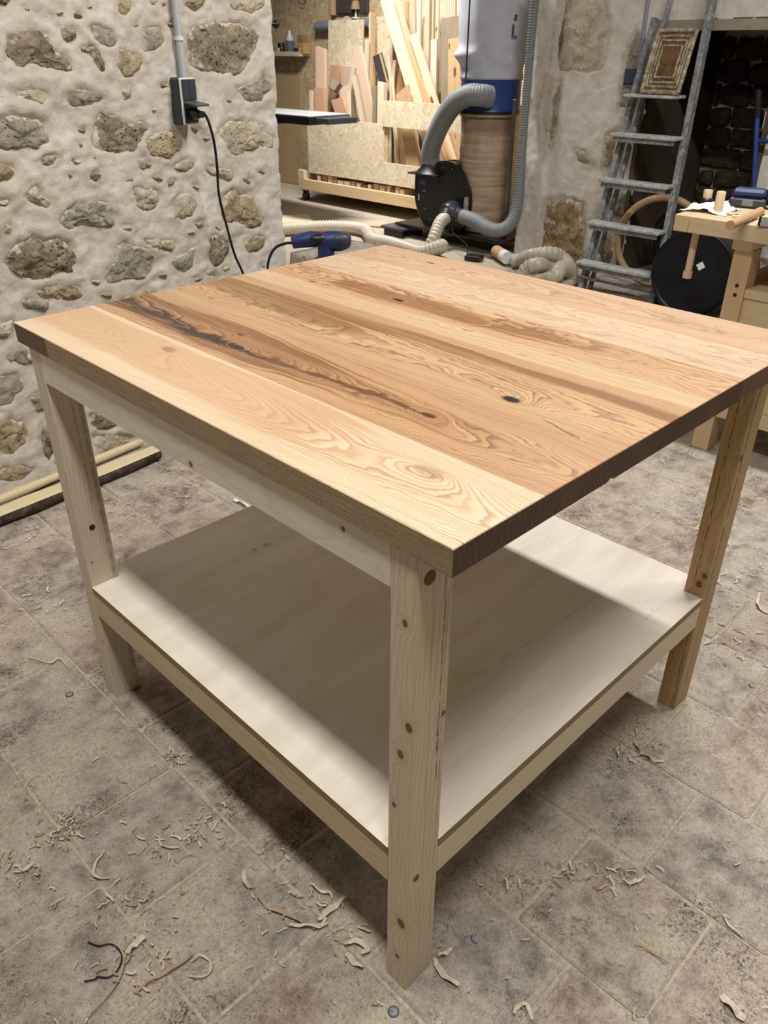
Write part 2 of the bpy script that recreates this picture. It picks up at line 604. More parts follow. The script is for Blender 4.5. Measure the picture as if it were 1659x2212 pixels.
def wall_face(name, O, U, N, s0, s1, z0, z1, step, polys, hfun, mat, parent, keep=None, recess=0.010):
    """plastered front of a wall as a displaced grid; polys = stones showing through (recessed beds)"""
    ns, nz = int(round((s1 - s0) / step)) + 1, int(round((z1 - z0) / step)) + 1
    S, Z = np.meshgrid(np.linspace(s0, s1, ns), np.linspace(z0, z1, nz))
    H = hfun(S, Z)
    NR = np.zeros(S.shape)
    for p in polys:
        xs = [q[0] for q in p]; ys = [q[1] for q in p]
        m = (S > min(xs) - .04) & (S < max(xs) + .04) & (Z > min(ys) - .04) & (Z < max(ys) + .04)
        if not m.any(): continue
        ss, zz = S[m], Z[m]
        d = sdist(ss, zz, p) + fbm(ss * 26, zz * 26, 0, 4, 5) * 0.009
        NR[m] = np.maximum(NR[m], np.where(d > 0, 1.0, np.exp(-(d / 0.035) ** 2)))
        H[m] = H[m] - recess * smooth01((d - 0.001) / 0.011) + 0.002 * np.exp(-((d + 0.018) / 0.012) ** 2)
    O = np.array(O); U = np.array(U); N = np.array(N)
    V = O[None, None] + S[..., None] * U + H[..., None] * N
    V[..., 2] += Z
    V = V.reshape(-1, 3)
    idx = np.arange(ns * nz).reshape(nz, ns)
    Q = np.stack([idx[:-1, :-1], idx[:-1, 1:], idx[1:, 1:], idx[1:, :-1]], -1)
    if keep is not None:
        c = keep((S[:-1, :-1] + S[1:, 1:]) / 2, (Z[:-1, :-1] + Z[1:, 1:]) / 2)
        Q = Q[c]
    Q = Q.reshape(-1, 4)
    me = bpy.data.meshes.new(name)
    me.vertices.add(len(V)); me.vertices.foreach_set('co', V.ravel())
    me.loops.add(Q.size); me.loops.foreach_set('vertex_index', Q.ravel())
    me.polygons.add(len(Q)); me.polygons.foreach_set('loop_start', np.arange(len(Q)) * 4)
    me.update(calc_edges=True)
    me.polygons.foreach_set('use_smooth', np.ones(len(Q), bool))
    me.materials.append(mat)
    if len(polys):
        me.attributes.new('near', 'FLOAT', 'POINT').data.foreach_set('value', NR.ravel())
    o = bpy.data.objects.new(name, me); COL.objects.link(o)
    if parent: o.parent = parent
    return o


def make_stone(poly, O, U, N, mat, parent, bulge=0.012, amp=0.008, seed=0, lift=0.002, name='stone'):
    cx = sum(p[0] for p in poly) / len(poly); cy = sum(p[1] for p in poly) / len(poly)
    size = max(max(p[0] for p in poly) - min(p[0] for p in poly), max(p[1] for p in poly) - min(p[1] for p in poly))
    seg = 56 if size > 0.18 else 36
    rings = 12 if size > 0.18 else 7
    L = [0]
    n = len(poly)
    for i in range(n):
        a, b = poly[i], poly[(i + 1) % n]; L.append(L[-1] + math.hypot(b[0] - a[0], b[1] - a[1]))
    out = []
    j = 0
    for k in range(seg):
        d = L[-1] * k / seg
        while L[j + 1] < d: j += 1
        t = (d - L[j]) / (L[j + 1] - L[j] + 1e-9)
        a, b = poly[j], poly[(j + 1) % n]
        out.append((a[0] + (b[0] - a[0]) * t, a[1] + (b[1] - a[1]) * t))
    # soften corners
    out = [((out[k - 1][0] + 2 * out[k][0] + out[(k + 1) % seg][0]) / 4, (out[k - 1][1] + 2 * out[k][1] + out[(k + 1) % seg][1]) / 4) for k in range(seg)]
    rr = [1.06, 1.0] + [1 - (i / rings) for i in range(1, rings)]
    S = []; D = []
    for q, r in enumerate(rr):
        for (x, y) in out:
            S.append((cx + (x - cx) * r, cy + (y - cy) * r))
            D.append(-0.030 if q == 0 else (-0.010 if q == 1 else lift + bulge * (1 - r ** 2.2)))
    S.append((cx, cy)); D.append(lift + bulge)
    S = np.array(S); D = np.array(D)
    nn = fbm(S[:, 0] * 16, S[:, 1] * 22, seed * 3.1, 5, seed) * amp + np.abs(fbm(S[:, 0] * 38, S[:, 1] * 55, seed, 3, seed + 3)) * -amp * 0.9
    w = np.ones(len(D)); w[:seg] = 0.1; w[seg:2 * seg] = 0.5
    D = D + nn * w
    jx = fbm(S[:, 0] * 34, S[:, 1] * 34, 3, 4, seed + 9) * 0.009
    jy = fbm(S[:, 0] * 34, S[:, 1] * 34, 8, 4, seed + 11) * 0.009
    S = S + np.stack([jx, jy], 1) * w[:, None]
    O = Vector(O); U = Vector(U); N = Vector(N)
    c3 = O + U * cx; c3.z += cy
    V = []
    for (x, y), d in zip(S, D):
        p = O + U * x + N * d; p.z += y
        V.append(p - c3)
    F = [(i * seg + k, i * seg + (k + 1) % seg, (i + 1) * seg + (k + 1) % seg, (i + 1) * seg + k) for i in range(len(rr) - 1) for k in range(seg)]
    b = (len(rr) - 1) * seg
    F += [(b + k, b + (k + 1) % seg, len(rr) * seg) for k in range(seg)]
    o = MB().add(V, F, 0, True).build(name, mat, parent, c3)
    at = o.data.attributes.new('rim', 'FLOAT', 'POINT')
    vals = []
    for r in rr: vals += [min(1.0, r)] * seg
    vals.append(0.0)
    at.data.foreach_set('value', vals)
    return o


WA = Vector((0.1842, 2.1448, 0)); WD = Vector((0.97783, 0.20938, 0)).normalized(); WN = Vector((WD.y, -WD.x, 0))
WEND = 1.592


def wl(u, v):
    p = on_pl(u, v, WA, WN); return ((p - WA).dot(WD), p.z)


STONES = [
 ('D', 1.3, [(0,105),(10,80),(35,65),(75,62),(112,80),(118,100),(140,118),(160,140),(164,158),(130,153),(90,148),(60,143),(25,143),(5,138)]),
 ('D', 0.7, [(130,65),(150,60),(165,62),(166,80),(150,92),(138,86)]),
 ('G', 0.7, [(195,52),(215,55),(240,68),(256,85),(245,100),(215,95),(200,80)]),
 ('D', 0.8, [(190,98),(205,100),(218,130),(230,160),(222,164),(208,145),(196,120)]),
 ('Y', 0.9, [(260,105),(285,108),(308,120),(310,145),(300,160),(265,165),(250,145),(255,125)]),
 ('G', 0.6, [(310,60),(345,52),(352,75),(350,105),(330,113),(307,114),(306,85)]),
 ('Y', 0.9, [(255,0),(282,0),(280,25),(268,38),(255,25)]),
 ('D', 0.8, [(-60,-8),(32,-8),(25,8),(0,12),(-50,14)]),
 ('P', 0.8, [(25,190),(60,185),(105,185),(110,215),(98,228),(60,222),(28,208)]),
 ('G', 0.9, [(145,200),(170,190),(205,195),(226,210),(218,225),(190,230),(155,233),(140,215)]),
 ('P', 0.5, [(262,188),(285,190),(282,210),(268,220)]),
 ('G', 1.3, [(-50,255),(0,250),(30,245),(80,250),(100,270),(110,300),(118,318),(80,318),(40,318),(15,325),(-40,320)]),
 ('D', 1.2, [(200,290),(205,268),(215,242),(240,245),(265,258),(300,260),(320,262),(328,280),(310,300),(300,325),(260,332),(215,328),(198,318)]),
 ('Y', 1.0, [(332,286),(380,286),(395,300),(390,325),(365,340),(330,340),(318,322),(312,304)]),
 ('P', 0.8, [(90,330),(115,322),(128,335),(120,360),(95,358),(85,345)]),
 ('Y', 1.0, [(-30,350),(0,352),(25,355),(42,370),(35,385),(15,398),(-30,395)]),
 ('G', 1.0, [(298,348),(318,342),(332,352),(328,366),(305,366),(292,358)]),
 ('P', 1.0, [(380,355),(400,345),(418,352),(420,368),(400,370),(378,365)]),
 ('D', 1.0, [(190,382),(200,370),(212,366),(216,380),(208,392),(195,388)]),
 ('P', 1.4, [(40,420),(60,400),(80,402),(92,420),(110,430),(112,445),(100,455),(80,445),(55,435)]),
 ('G', 1.5, [(120,480),(140,455),(160,440),(190,440),(205,435),(235,432),(245,455),(250,490),(220,492),(180,490),(150,500),(135,490)]),
 ('P', 0.8, [(7,490),(15,480),(25,490),(20,502),(8,498)]),
 ('P', 1.6, [(285,405),(310,400),(345,410),(352,430),(340,450),(320,458),(298,448),(288,425)]),
 ('P', 1.0, [(375,450),(385,420),(415,415),(425,440),(418,465),(395,475),(375,470)]),
 ('P', 0.9, [(445,352),(470,360),(505,370),(508,385),(490,392),(465,378),(445,370)]),
 ('Y', 1.3, [(480,425),(500,405),(520,420),(545,420),(560,450),(568,485),(550,495),(530,485),(515,480),(480,480),(475,450)]),
 ('D', 2.0, [(5,565),(25,540),(40,520),(70,505),(110,515),(150,520),(165,545),(170,575),(155,590),(140,585),(110,605),(80,612),(50,600),(25,585)]),
 ('Y', 1.5, [(75,628),(100,616),(140,612),(175,618),(185,632),(170,648),(130,645),(90,645)]),
 ('G', 1.4, [(225,600),(245,570),(255,530),(265,515),(290,530),(320,535),(337,550),(335,580),(315,600),(280,605),(245,615),(225,610)]),
 ('G', 0.9, [(372,560),(400,545),(425,530),(418,580),(395,588),(375,575)]),
 ('P', 0.9, [(312,516),(345,514),(385,525),(375,540),(345,536),(320,530)]),
 ('D', 1.1, [(450,510),(465,500),(485,520),(500,515),(495,545),(475,575),(460,578),(450,555)]),
 ('Y', 0.8, [(530,520),(550,508),(575,512),(577,530),(560,545),(535,545),(527,532)]),
 ('G', 0.9, [(510,192),(540,185),(560,170),(570,150),(585,175),(588,195),(575,205),(565,225),(540,222),(515,205)]),
 ('D', 1.1, [(400,70),(430,50),(470,45),(510,45),(540,60),(565,65),(555,95),(545,130),(530,155),(515,165),(470,160),(430,150),(405,140),(402,110)]),
 ('Y', 1.0, [(395,5),(400,-10),(455,-10),(440,18),(425,25),(400,12)]),
 ('P', 1.0, [(485,-10),(580,-10),(570,18),(540,30),(510,25),(495,15)]),
 ('P', 1.2, [(480,270),(495,260),(530,262),(570,270),(592,300),(590,318),(565,320),(530,328),(500,340),(485,310),(472,290)]),
 ('Y', 0.8, [(415,275),(435,275),(430,285),(420,283)]),
 ('G', 0.8, [(45,655),(65,648),(110,650),(108,665),(80,668),(60,665)]),
 ('P', 0.8, [(-30,700),(30,693),(35,715),(25,722),(-30,728)]),
 ('G', 1.2, [(10,772),(35,755),(60,750),(78,775),(50,785),(20,782)]),
 ('G', 1.4, [(-40,815),(0,815),(30,805),(48,820),(50,845),(35,868),(10,880),(-30,880)]),
 ('Y', 1.4, [(-40,920),(0,915),(20,900),(55,910),(65,930),(60,960),(30,980),(5,990),(-40,985)]),
 ('D', 1.3, [(90,920),(110,930),(125,980),(105,1000),(92,970)]),
 ('G', 0.8, [(65,862),(90,850),(100,880),(80,890)]),
 ('D', 1.4, [(195,895),(215,890),(245,905),(265,922),(240,930),(210,932),(195,915)]),
 ('P', 1.0, [(200,940),(250,932),(300,936),(318,945),(250,980),(215,990),(200,980)]),
 ('Y', 1.0, [(0,1010),(40,1000),(75,1012),(60,1030),(20,1042),(-20,1040)]),
 ('Y', 0.6, [(262,648),(290,636),(330,628),(335,640),(300,655),(270,662)]),
 ('P', 0.6, [(150,1030),(190,1000),(205,1010),(180,1040)]),
]
r3 = random.Random(5)
CT = [(sum(q[0] for q in p) / len(p), sum(q[1] for q in p) / len(p), max(abs(q[0] - sum(z[0] for z in p) / len(p)) for q in p)) for _, _, p in STONES]
for _ in range(900):
    if len(STONES) > 112: break
    u, v = r3.uniform(-20, 580), r3.uniform(0, 1020)
    if v > 700 - u * 0.2 and u > 70 and v < 900: continue
    r = r3.uniform(5, 15)
    if 365 < u < 450 and 150 < v < 290: continue
    if any(math.hypot(u - a, v - b) < r + c * 0.95 + 6 for a, b, c in CT): continue
    CT.append((u, v, r))
    k = r3.randrange(5, 8)
    STONES.append((r3.choice('PPGYY'), r3.uniform(0.5, 1.1), [(u + r * r3.uniform(.6, 1.5) * math.cos(6.283 * i / k), v + r * 0.6 * r3.uniform(.6, 1.3) * math.sin(6.283 * i / k)) for i in range(k)]))
SM = {'D': S_DRK, 'G': S_GRY, 'Y': S_YEL, 'P': S_PAL, 'B': S_BRN}
wall_left = empty('wall_left', kind='structure')
polys = [[wl(u, v) for u, v in p] for _, _, p in STONES]
# body of the wall behind the plaster
mb = MB()
Mw = Matrix.Translation(WA) @ Matrix((( WD.x, -WN.x, 0, 0), (WD.y, -WN.y, 0, 0), (0, 0, 1, 0), (0, 0, 0, 1)))
mb.box((-2.9, 0.045, -0.2), (WEND - 0.006, 0.50, 3.58), 0, Mw)
mb.build('wall_core', M_MORTAR, wall_left)


def h_left(S, Z):
    h = fbm(S * 3.2, Z * 3.2, 0, 3, 1) * 0.008 + fbm(S * 13, Z * 17, 2, 5, 2) * 0.0045 + np.abs(fbm(S * 30, Z * 44, 1, 3, 7)) * 0.0025
    h = h + np.maximum(0, fbm(S * 6, Z * 15, 5, 4, 4)) * 0.006
    return h - 0.04 * smooth01((S - (WEND - 0.015)) / 0.015 + fbm(0 * S, Z * 18, 3, 3, 8) * 0.5) + 0.015 * smooth01((0.12 - Z) / 0.12)


wall_face('plaster_face', WA, WD, WN, -0.75, WEND, 0.0, 1.75, 0.0075, polys, h_left, M_MORTAR, wall_left)
wall_face('plaster_face', WA, WD, WN, -2.9, -0.75, 0.0, 3.58, 0.05, [], h_left, M_MORTAR, wall_left)
wall_face('plaster_face', WA, WD, WN, -0.75, WEND, 1.75, 3.58, 0.05, [], h_left, M_MORTAR, wall_left)
for i, ((k, am, _), p) in enumerate(zip(STONES, polys)):
    make_stone(p, WA, WD, WN, SM[k], wall_left, bulge=0.006 + 0.004 * am, amp=0.0055 * am, seed=i + 3)

# plastered wall with the niche, x = 4.55
XB = 4.55
NY0, NY1, NZ = 1.59, 2.36, 1.475
wall_back = empty('wall_back', kind='structure')
mb = MB()
mb.box((XB + 0.03, -3.2, -0.2), (5.9, NY0 - 0.02, 3.58))
mb.box((XB + 0.03, NY1 + 0.02, -0.2), (5.9, 3.235, 3.58))
mb.box((XB + 0.03, NY0 - 0.02, NZ + 0.02), (5.9, NY1 + 0.02, 3.58))
mb.box((5.5, NY0 - 0.02, -0.2), (5.9, NY1 + 0.02, NZ + 0.02))
mb.build('wall_core', M_PLASTER, wall_back)


def wb(u, v):
    p = on_x(u, v, XB); return (-p.y, p.z)


BST = [
 ('P', 0.9, [(1215,-10),(1310,-10),(1318,70),(1302,150),(1268,158),(1238,152),(1203,158),(1208,60)]),
 ('B', 2.2, [(1180,432),(1215,422),(1262,440),(1262,520),(1258,615),(1168,600),(1168,540),(1172,470)]),
 ('G', 1.4, [(1190,165),(1214,172),(1206,250),(1196,300),(1176,345),(1172,250)]),
 ('G', 0.8, [(1243,322),(1262,325),(1280,352),(1262,354),(1245,345)]),
 ('G', 1.2, [(1378,60),(1398,90),(1385,140),(1347,178),(1352,120)]),
 ('G', 1.0, [(1340,190),(1365,185),(1372,232),(1337,235)]),
 ('Y', 1.2, [(1312,290),(1334,280),(1325,350),(1305,362),(1307,320)]),
 ('Y', 1.4, [(1262,590),(1290,540),(1312,470),(1330,480),(1322,560),(1300,640)]),
 ('G', 1.2, [(1318,440),(1352,400),(1358,450),(1335,520),(1322,500)]),
 ('D', 1.2, [(1222,20),(1232,0),(1216,120),(1206,150),(1204,100)]),
 ('G', 1.0, [(1620,560),(1640,545),(1655,600),(1632,640),(1618,620)]),
]
bpolys = [[wb(u, v) for u, v in p] for _, _, p in BST]


def h_back(S, Z):
    h = fbm(S * 3, Z * 2.5, 4, 4, 21) * 0.010 + fbm(S * 14, Z * 14, 1, 3, 22) * 0.004
    # the strip of newer plaster at the corner stands proud of the older wall
    h = h + 0.03 * smooth01((-3.03 - S) / 0.02 + fbm(0 * S, Z * 7, 6, 3, 30) * 0.6)
    return h


def keep_back(S, Z):
    j = fbm(0 * S, Z * 9, 2, 3, 40) * 0.015
    return ~((S > -(NY1 + j)) & (S < -(NY0 - j)) & (Z < NZ))


wall_face('plaster_face', (XB, 0, 0), (0, -1, 0), (-1, 0, 0), -3.24, -1.0, 0.0, 1.8, 0.012, bpolys, h_back, M_PLASTER, wall_back, keep_back)
wall_face('plaster_face', (XB, 0, 0), (0, -1, 0), (-1, 0, 0), -1.0, 3.2, 0.0, 3.58, 0.1, [], h_back, M_PLASTER, wall_back)
wall_face('plaster_face', (XB, 0, 0), (0, -1, 0), (-1, 0, 0), -3.24, -1.0, 1.8, 3.58, 0.1, [], h_back, M_PLASTER, wall_back)
for i, ((k, am, _), p) in enumerate(zip(BST, bpolys)):
    make_stone(p, (XB, 0, 0), (0, -1, 0), (-1, 0, 0), SM[k], wall_back, bulge=0.012, amp=0.006 * am, seed=i + 80)
# niche: jambs and coursed back
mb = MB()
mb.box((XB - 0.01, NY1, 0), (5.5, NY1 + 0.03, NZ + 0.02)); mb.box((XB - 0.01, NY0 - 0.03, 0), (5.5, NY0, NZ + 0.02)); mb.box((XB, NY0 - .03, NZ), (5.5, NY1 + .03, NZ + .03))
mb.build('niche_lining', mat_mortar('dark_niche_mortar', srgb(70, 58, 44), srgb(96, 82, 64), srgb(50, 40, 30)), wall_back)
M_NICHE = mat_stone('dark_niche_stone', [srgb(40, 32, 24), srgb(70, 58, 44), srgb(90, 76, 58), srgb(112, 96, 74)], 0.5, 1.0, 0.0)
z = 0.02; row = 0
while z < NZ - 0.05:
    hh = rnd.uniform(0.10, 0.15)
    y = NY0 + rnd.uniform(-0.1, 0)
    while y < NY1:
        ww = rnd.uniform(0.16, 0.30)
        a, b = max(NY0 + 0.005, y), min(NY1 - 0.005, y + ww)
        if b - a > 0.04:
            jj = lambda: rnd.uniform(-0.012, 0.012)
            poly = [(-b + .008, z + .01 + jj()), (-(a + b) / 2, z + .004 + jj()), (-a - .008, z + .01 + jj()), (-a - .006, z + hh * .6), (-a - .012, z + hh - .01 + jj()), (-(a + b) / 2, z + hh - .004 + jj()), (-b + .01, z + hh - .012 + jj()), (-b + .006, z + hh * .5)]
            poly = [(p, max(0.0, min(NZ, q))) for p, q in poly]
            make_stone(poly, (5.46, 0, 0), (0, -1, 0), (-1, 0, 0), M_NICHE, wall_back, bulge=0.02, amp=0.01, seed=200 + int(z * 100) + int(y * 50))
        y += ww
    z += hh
# lintel edge
mb = MB().box((XB - 0.034, NY0 - 0.06, NZ - 0.032), (XB + 0.10, NY1 + 0.0, NZ + 0.022))
tag(mb.build('trim_1', plain('lintel_render', srgb(150, 138, 116), 0.9, bump=0.3, scale=20)), kind='structure')

# remaining shell of the workshop
M_SHELL = plain('shell_plaster', srgb(66, 60, 50), 0.95, 0.1, scale=5)
for nm, a, b in (('wall_near', (-2.6, -3.2, -0.2), (-2.5, 1.6, 3.58)), ('wall_right', (-2.5, -3.3, -0.2), (5.9, -3.2, 3.58)), ('wall_side', (1.0, 8.2, -0.2), (5.9, 8.3, 3.58)), ('wall_store', (0.9, 2.8, -0.2), (1.0, 8.3, 3.58))):
    tag(MB().box(a, b).build(nm, M_SHELL), kind='structure')
tag(MB().box((-2.6, -3.3, 3.58), (5.9, 8.3, 3.7)).build('ceiling', M_CEIL), kind='structure')
# ------------------------------------------------------------------ the table
H, TT = 0.9000, 0.0369
TW, TL = 0.9862, 1.0917
OX, OY, LA, LB, YL, XR, ZS = 0.004, 0.0517, 0.0643, 0.0434, 1.0114, 0.9222, 0.3262
TP, RH = 0.018, 0.0600
APZ = 0.800


def lerpc(a, b, t): return tuple(x + (y - x) * t for x, y in zip(a, b))


def mat_ash(name, xc, base, ring, dark, arcs, knots, k_par=100.0, rings=14.0, straight=0.0, streaks=(), wob=0.6, heart=None, seed=0.0, contrast=0.8, fade=None):
    """flat-sawn plank: growth-ring field g(x, y) bent around knots; x across, y along the plank"""
    n = NT(name, 0.46, 0.5)
    o = n.sep(n.obj)
    x, y = o[0], o[1]
    wx = n.noise(n.comb(n.mul(x, 5), n.mul(y, 1.6), seed), 2.2, 3, 0.55)
    wy = n.noise(n.comb(n.mul(x, 14), n.mul(y, 5), seed + 4), 2.2, 3, 0.6)
    wig = n.noise(n.comb(n.mul(x, 90), n.mul(y, 30), seed + 9), 1.0, 2, 0.6)
    xs = n.sub(x, xc)
    xs = n.add(xs, n.mul(n.sub(wx, 0.5), 0.05))
    g = n.mul(n.sub(n.mul(y, arcs), n.mul(n.mul(xs, xs), k_par)), rings)
    g = n.add(g, n.mul(xs, straight), n.mul(n.sub(wx, 0.5), 10 * wob), n.mul(n.sub(wy, 0.5), 5.0 * wob), n.mul(wig, 0.35))
    near = None
    for kx, ky, sx, sy, amp, dk in knots:
        e = n.gauss(x, y, kx, ky, sx, sy)
        g = n.add(g, n.mul(e, amp))
        if dk > 0:
            # ragged core of the knot
            q = n.gauss(n.add(x, n.mul(n.sub(wy, 0.5), 0.010)), n.add(y, n.mul(n.sub(wig, 0.5), 0.012)), kx, ky, sx * 0.50, sy * 0.50)
            q = n.mul(n.step(n.add(q, n.mul(n.sub(wig, 0.5), 0.25)), 0.30, 0.75), dk)
            near = q if near is None else n.M('MAXIMUM', near, q)
    fr = n.M('FRACT', g)
    cell = n.M('FLOOR', g)
    wn = n.new('TexWhiteNoise'); wn.noise_dimensions = '1D'; n.put(wn.inputs['W'], cell)
    rr = wn.outputs['Value']
    late = n.ramp(fr, [(0.0, (0.25,) * 3), (0.12, (0.02,) * 3), (0.50, (0.12,) * 3), (0.82, (0.85,) * 3), (0.95, (1.0,) * 3), (1.0, (0.3,) * 3)])
    late = n.mul(late, n.add(0.55, n.mul(rr, 0.45)))
    pore = n.noise(n.comb(n.mul(x, 420), n.mul(y, 22), seed), 1.0, 3, 0.7)
    late = n.mul(late, n.add(0.55, n.mul(pore, 0.9)))
    c = n.mix(n.mul(n.sub(wx, 0.2), 0.35), base, ring)
    if heart is not None:
        for (hx0, hx1, hx2, hx3, ya, yb, yc, yd, col, hs) in heart:
            xj = n.add(x, n.mul(n.sub(wx, 0.5), 0.04))
            f = n.mul(n.step(xj, hx0, hx1), n.step(xj, hx2, hx3, 1, 0), n.step(y, ya, yb), n.step(y, yc, yd, 1, 0))
            f = n.step(n.add(n.mul(f, 0.85), n.mul(n.sub(rr, 0.5), 0.55)), 0.18, 0.82)
            c = n.mix(n.mul(f, hs), c, col)
    c = n.mix(n.mul(n.step(rr, 0.55, 1.0), 0.22), c, ring)
    if fade is not None: contrast = n.step(y, fade[0], fade[1], contrast, fade[2])
    c = n.mix(n.mul(late, contrast), c, ring)
    c = n.mix(n.mul(n.step(pore, 0.58, 0.75), 0.18), c, ring)
    for (pts, w, s, colr) in streaks:
        # dark heart stain following a wandering line x = f(y)
        f = None
        for (y0, x0), (y1, x1) in zip(pts, pts[1:]):
            t = n.M('DIVIDE', n.sub(y, y0), (y1 - y0) or 1e-6)
            inside = n.mul(n.M('GREATER_THAN', t, 0.0), n.M('LESS_THAN', t, 1.0001))
            cxl = n.add(n.mul(t, x1 - x0), x0)
            cxl = n.add(cxl, n.mul(n.sub(wy, 0.5), 0.030), n.mul(n.sub(wig, 0.5), 0.006))
            wa, wb = (w if isinstance(w, tuple) else (w, w))
            ya_, yb_ = pts[0][0], pts[-1][0]
            wv = n.add(wa, n.mul(n.sub(y, ya_), (wb - wa) / (yb_ - ya_)))
            d = n.M('DIVIDE', n.M('ABSOLUTE', n.sub(x, cxl)), wv)
            v = n.mul(n.M('EXPONENT', n.mul(n.mul(d, d), -1.0)), inside)
            f = v if f is None else n.M('MAXIMUM', f, v)
        f = n.mul(n.step(n.add(f, n.mul(n.sub(pore, 0.5), 0.7), n.mul(n.sub(wy, 0.5), 0.8), n.mul(n.sub(rr, 0.5), 0.5)), 0.25, 0.95), s)
        c = n.mix(f, c, colr)
    if near is not None:
        c = n.mix(near, c, dark)
    c = n.mix(1.0, c, (0.77, 0.755, 0.715, 1), 'MULTIPLY')
    n.color(c)
    n.rough(n.add(0.35, n.mul(late, 0.12)))
    n.bump(n.mul(late, -1.0), 0.10, 0.0008)
    return n.m


PEACH, CREAM, TAN = srgb(226, 184, 138), srgb(240, 214, 176), srgb(198, 150, 100)
R1, R2, R3 = srgb(196, 142, 94), srgb(150, 98, 54), srgb(132, 88, 50)
DK = srgb(46, 28, 20)
STAIN = srgb(84, 54, 34)
planks = [
 # x0, x1, material
 (0.0, 0.162, mat_ash('ash_plank_pale', 0.078, srgb(222, 182, 140), srgb(192, 144, 100), srgb(140, 90, 54), 1.0,
    [(0.126, 0.753, 0.022, 0.045, 3.5, 0.55), (0.109, 0.135, 0.030, 0.060, 6.0, 0.40), (0.10, 0.96, 0.030, 0.06, 3.0, 0), (0.075, 0.84, 0.02, 0.05, -2.5, 0), (0.085, 0.47, 0.02, 0.09, 1.5, 0)],
    k_par=105, rings=20, wob=0.42, heart=[(-1, -.9, 2, 2.1, -1, -.9, 0.20, 0.42, srgb(246, 224, 190), 0.75), (-1, -.9, 0.02, 0.06, -1, -.9, 2, 2.1, srgb(246, 226, 194), 0.6), (0.146, 0.155, 2, 2.1, -1, -.9, 2, 2.1, srgb(244, 220, 184), 0.7)], seed=1.0, contrast=1.0, fade=(0.25, 0.60, 0.42))),
 (0.162, 0.321, mat_ash('ash_plank_dark_heart', 0.235, srgb(222, 176, 128), srgb(134, 86, 46), srgb(52, 32, 22), 1.0,
    [(0.216, 0.683, 0.022, 0.040, 7.0, 1.0), (0.237, 0.252, 0.016, 0.030, 7.0, 0.8), (0.262, 0.735, 0.012, 0.022, 4.0, 0.6), (0.222, 0.58, 0.035, 0.07, 4.0, 0), (0.21, 0.90, 0.012, 0.10, 4.0, 0), (0.30, 0.10, 0.03, 0.06, 5.0, 0)],
    k_par=150, rings=20, wob=0.75,
    heart=[(0.170, 0.195, 0.275, 0.305, 0.30, 0.62, 2, 2.1, srgb(150, 102, 56), 0.95), (0.19, 0.215, 0.25, 0.27, 0.10, 0.25, 2, 2.1, srgb(190, 140, 90), 0.8)],
    streaks=[([(0.60, 0.214), (0.66, 0.214), (0.72, 0.214), (0.80, 0.206), (0.90, 0.222), (1.00, 0.222), (1.10, 0.232)], (0.004, 0.040), 0.96, srgb(56, 36, 24)), ([(0.24, 0.238), (0.36, 0.236), (0.48, 0.226), (0.56, 0.218), (0.64, 0.214)], (0.004, 0.010), 0.8, srgb(96, 60, 34))], seed=2.3, contrast=0.95)),
 (0.321, 0.520, mat_ash('ash_plank_big_knot', 0.400, srgb(224, 180, 130), srgb(134, 90, 52), srgb(40, 28, 26), 0.9,
    [(0.369, 0.205, 0.024, 0.042, 8.0, 1.0), (0.378, 0.845, 0.014, 0.040, 4.5, 0), (0.350, 0.965, 0.014, 0.04, 4.0, 0), (0.385, 0.27, 0.02, 0.06, 3.0, 0), (0.36, 0.56, 0.02, 0.14, 3.0, 0)],
    k_par=170, rings=12, straight=60, wob=0.6,
    heart=[(0.445, 0.470, 0.485, 0.505, -1, -.9, 2, 2.1, srgb(150, 102, 56), 0.85), (0.322, 0.335, 0.40, 0.44, 0.0, 0.1, 0.65, 0.75, srgb(222, 186, 140), 0.5), (0.38, 0.42, 0.46, 0.49, 0.5, 0.7, 2, 2.1, srgb(160, 116, 68), 0.8)],
    streaks=[([(0.06, 0.322), (0.095, 0.334), (0.13, 0.345)], 0.0022, 0.9, srgb(70, 48, 34))], seed=3.7, contrast=0.92)),
 (0.520, 0.700, mat_ash('ash_plank_twin_knots', 0.640, srgb(228, 184, 136), srgb(146, 96, 54), srgb(34, 26, 30), 0.8,
    [(0.630, 0.696, 0.014, 0.036, 8.0, 1.0), (0.623, 0.515, 0.020, 0.050, 7.0, 0.15), (0.600, 0.932, 0.008, 0.022, 6.0, 1.0), (0.62, 0.60, 0.02, 0.09, 3.0, 0), (0.62, 0.98, 0.02, 0.05, 4.0, 0)],
    k_par=120, rings=11, straight=70, wob=0.6,
    heart=[(0.521, 0.530, 0.575, 0.60, -1, -.9, 2, 2.1, srgb(240, 210, 168), 0.8), (0.60, 0.615, 0.66, 0.68, 0.15, 0.45, 0.85, 0.95, srgb(160, 108, 60), 0.85)], seed=4.9, contrast=0.92)),
 (0.700, 0.840, mat_ash('ash_plank_plain', 0.700, srgb(234, 202, 168), srgb(172, 126, 88), DK, 0.5,
    [(0.78, 0.2, 0.02, 0.1, 3.0, 0), (0.76, 0.95, 0.02, 0.05, 3.0, 0)], k_par=30, rings=9, straight=95, wob=0.6, seed=6.1, contrast=0.6)),
 (0.840, 0.987, mat_ash('ash_plank_arched', 0.905, srgb(228, 190, 152), srgb(158, 110, 74), srgb(60, 40, 32), 1.0,
    [(0.919, 0.869, 0.012, 0.030, 7.0, 0.9), (0.87, 0.70, 0.02, 0.10, 3.0, 0), (0.925, 0.05, 0.012, 0.02, 5.0, 0.6)], k_par=140, rings=14, straight=15, wob=0.6, seed=7.7, contrast=0.7)),
]


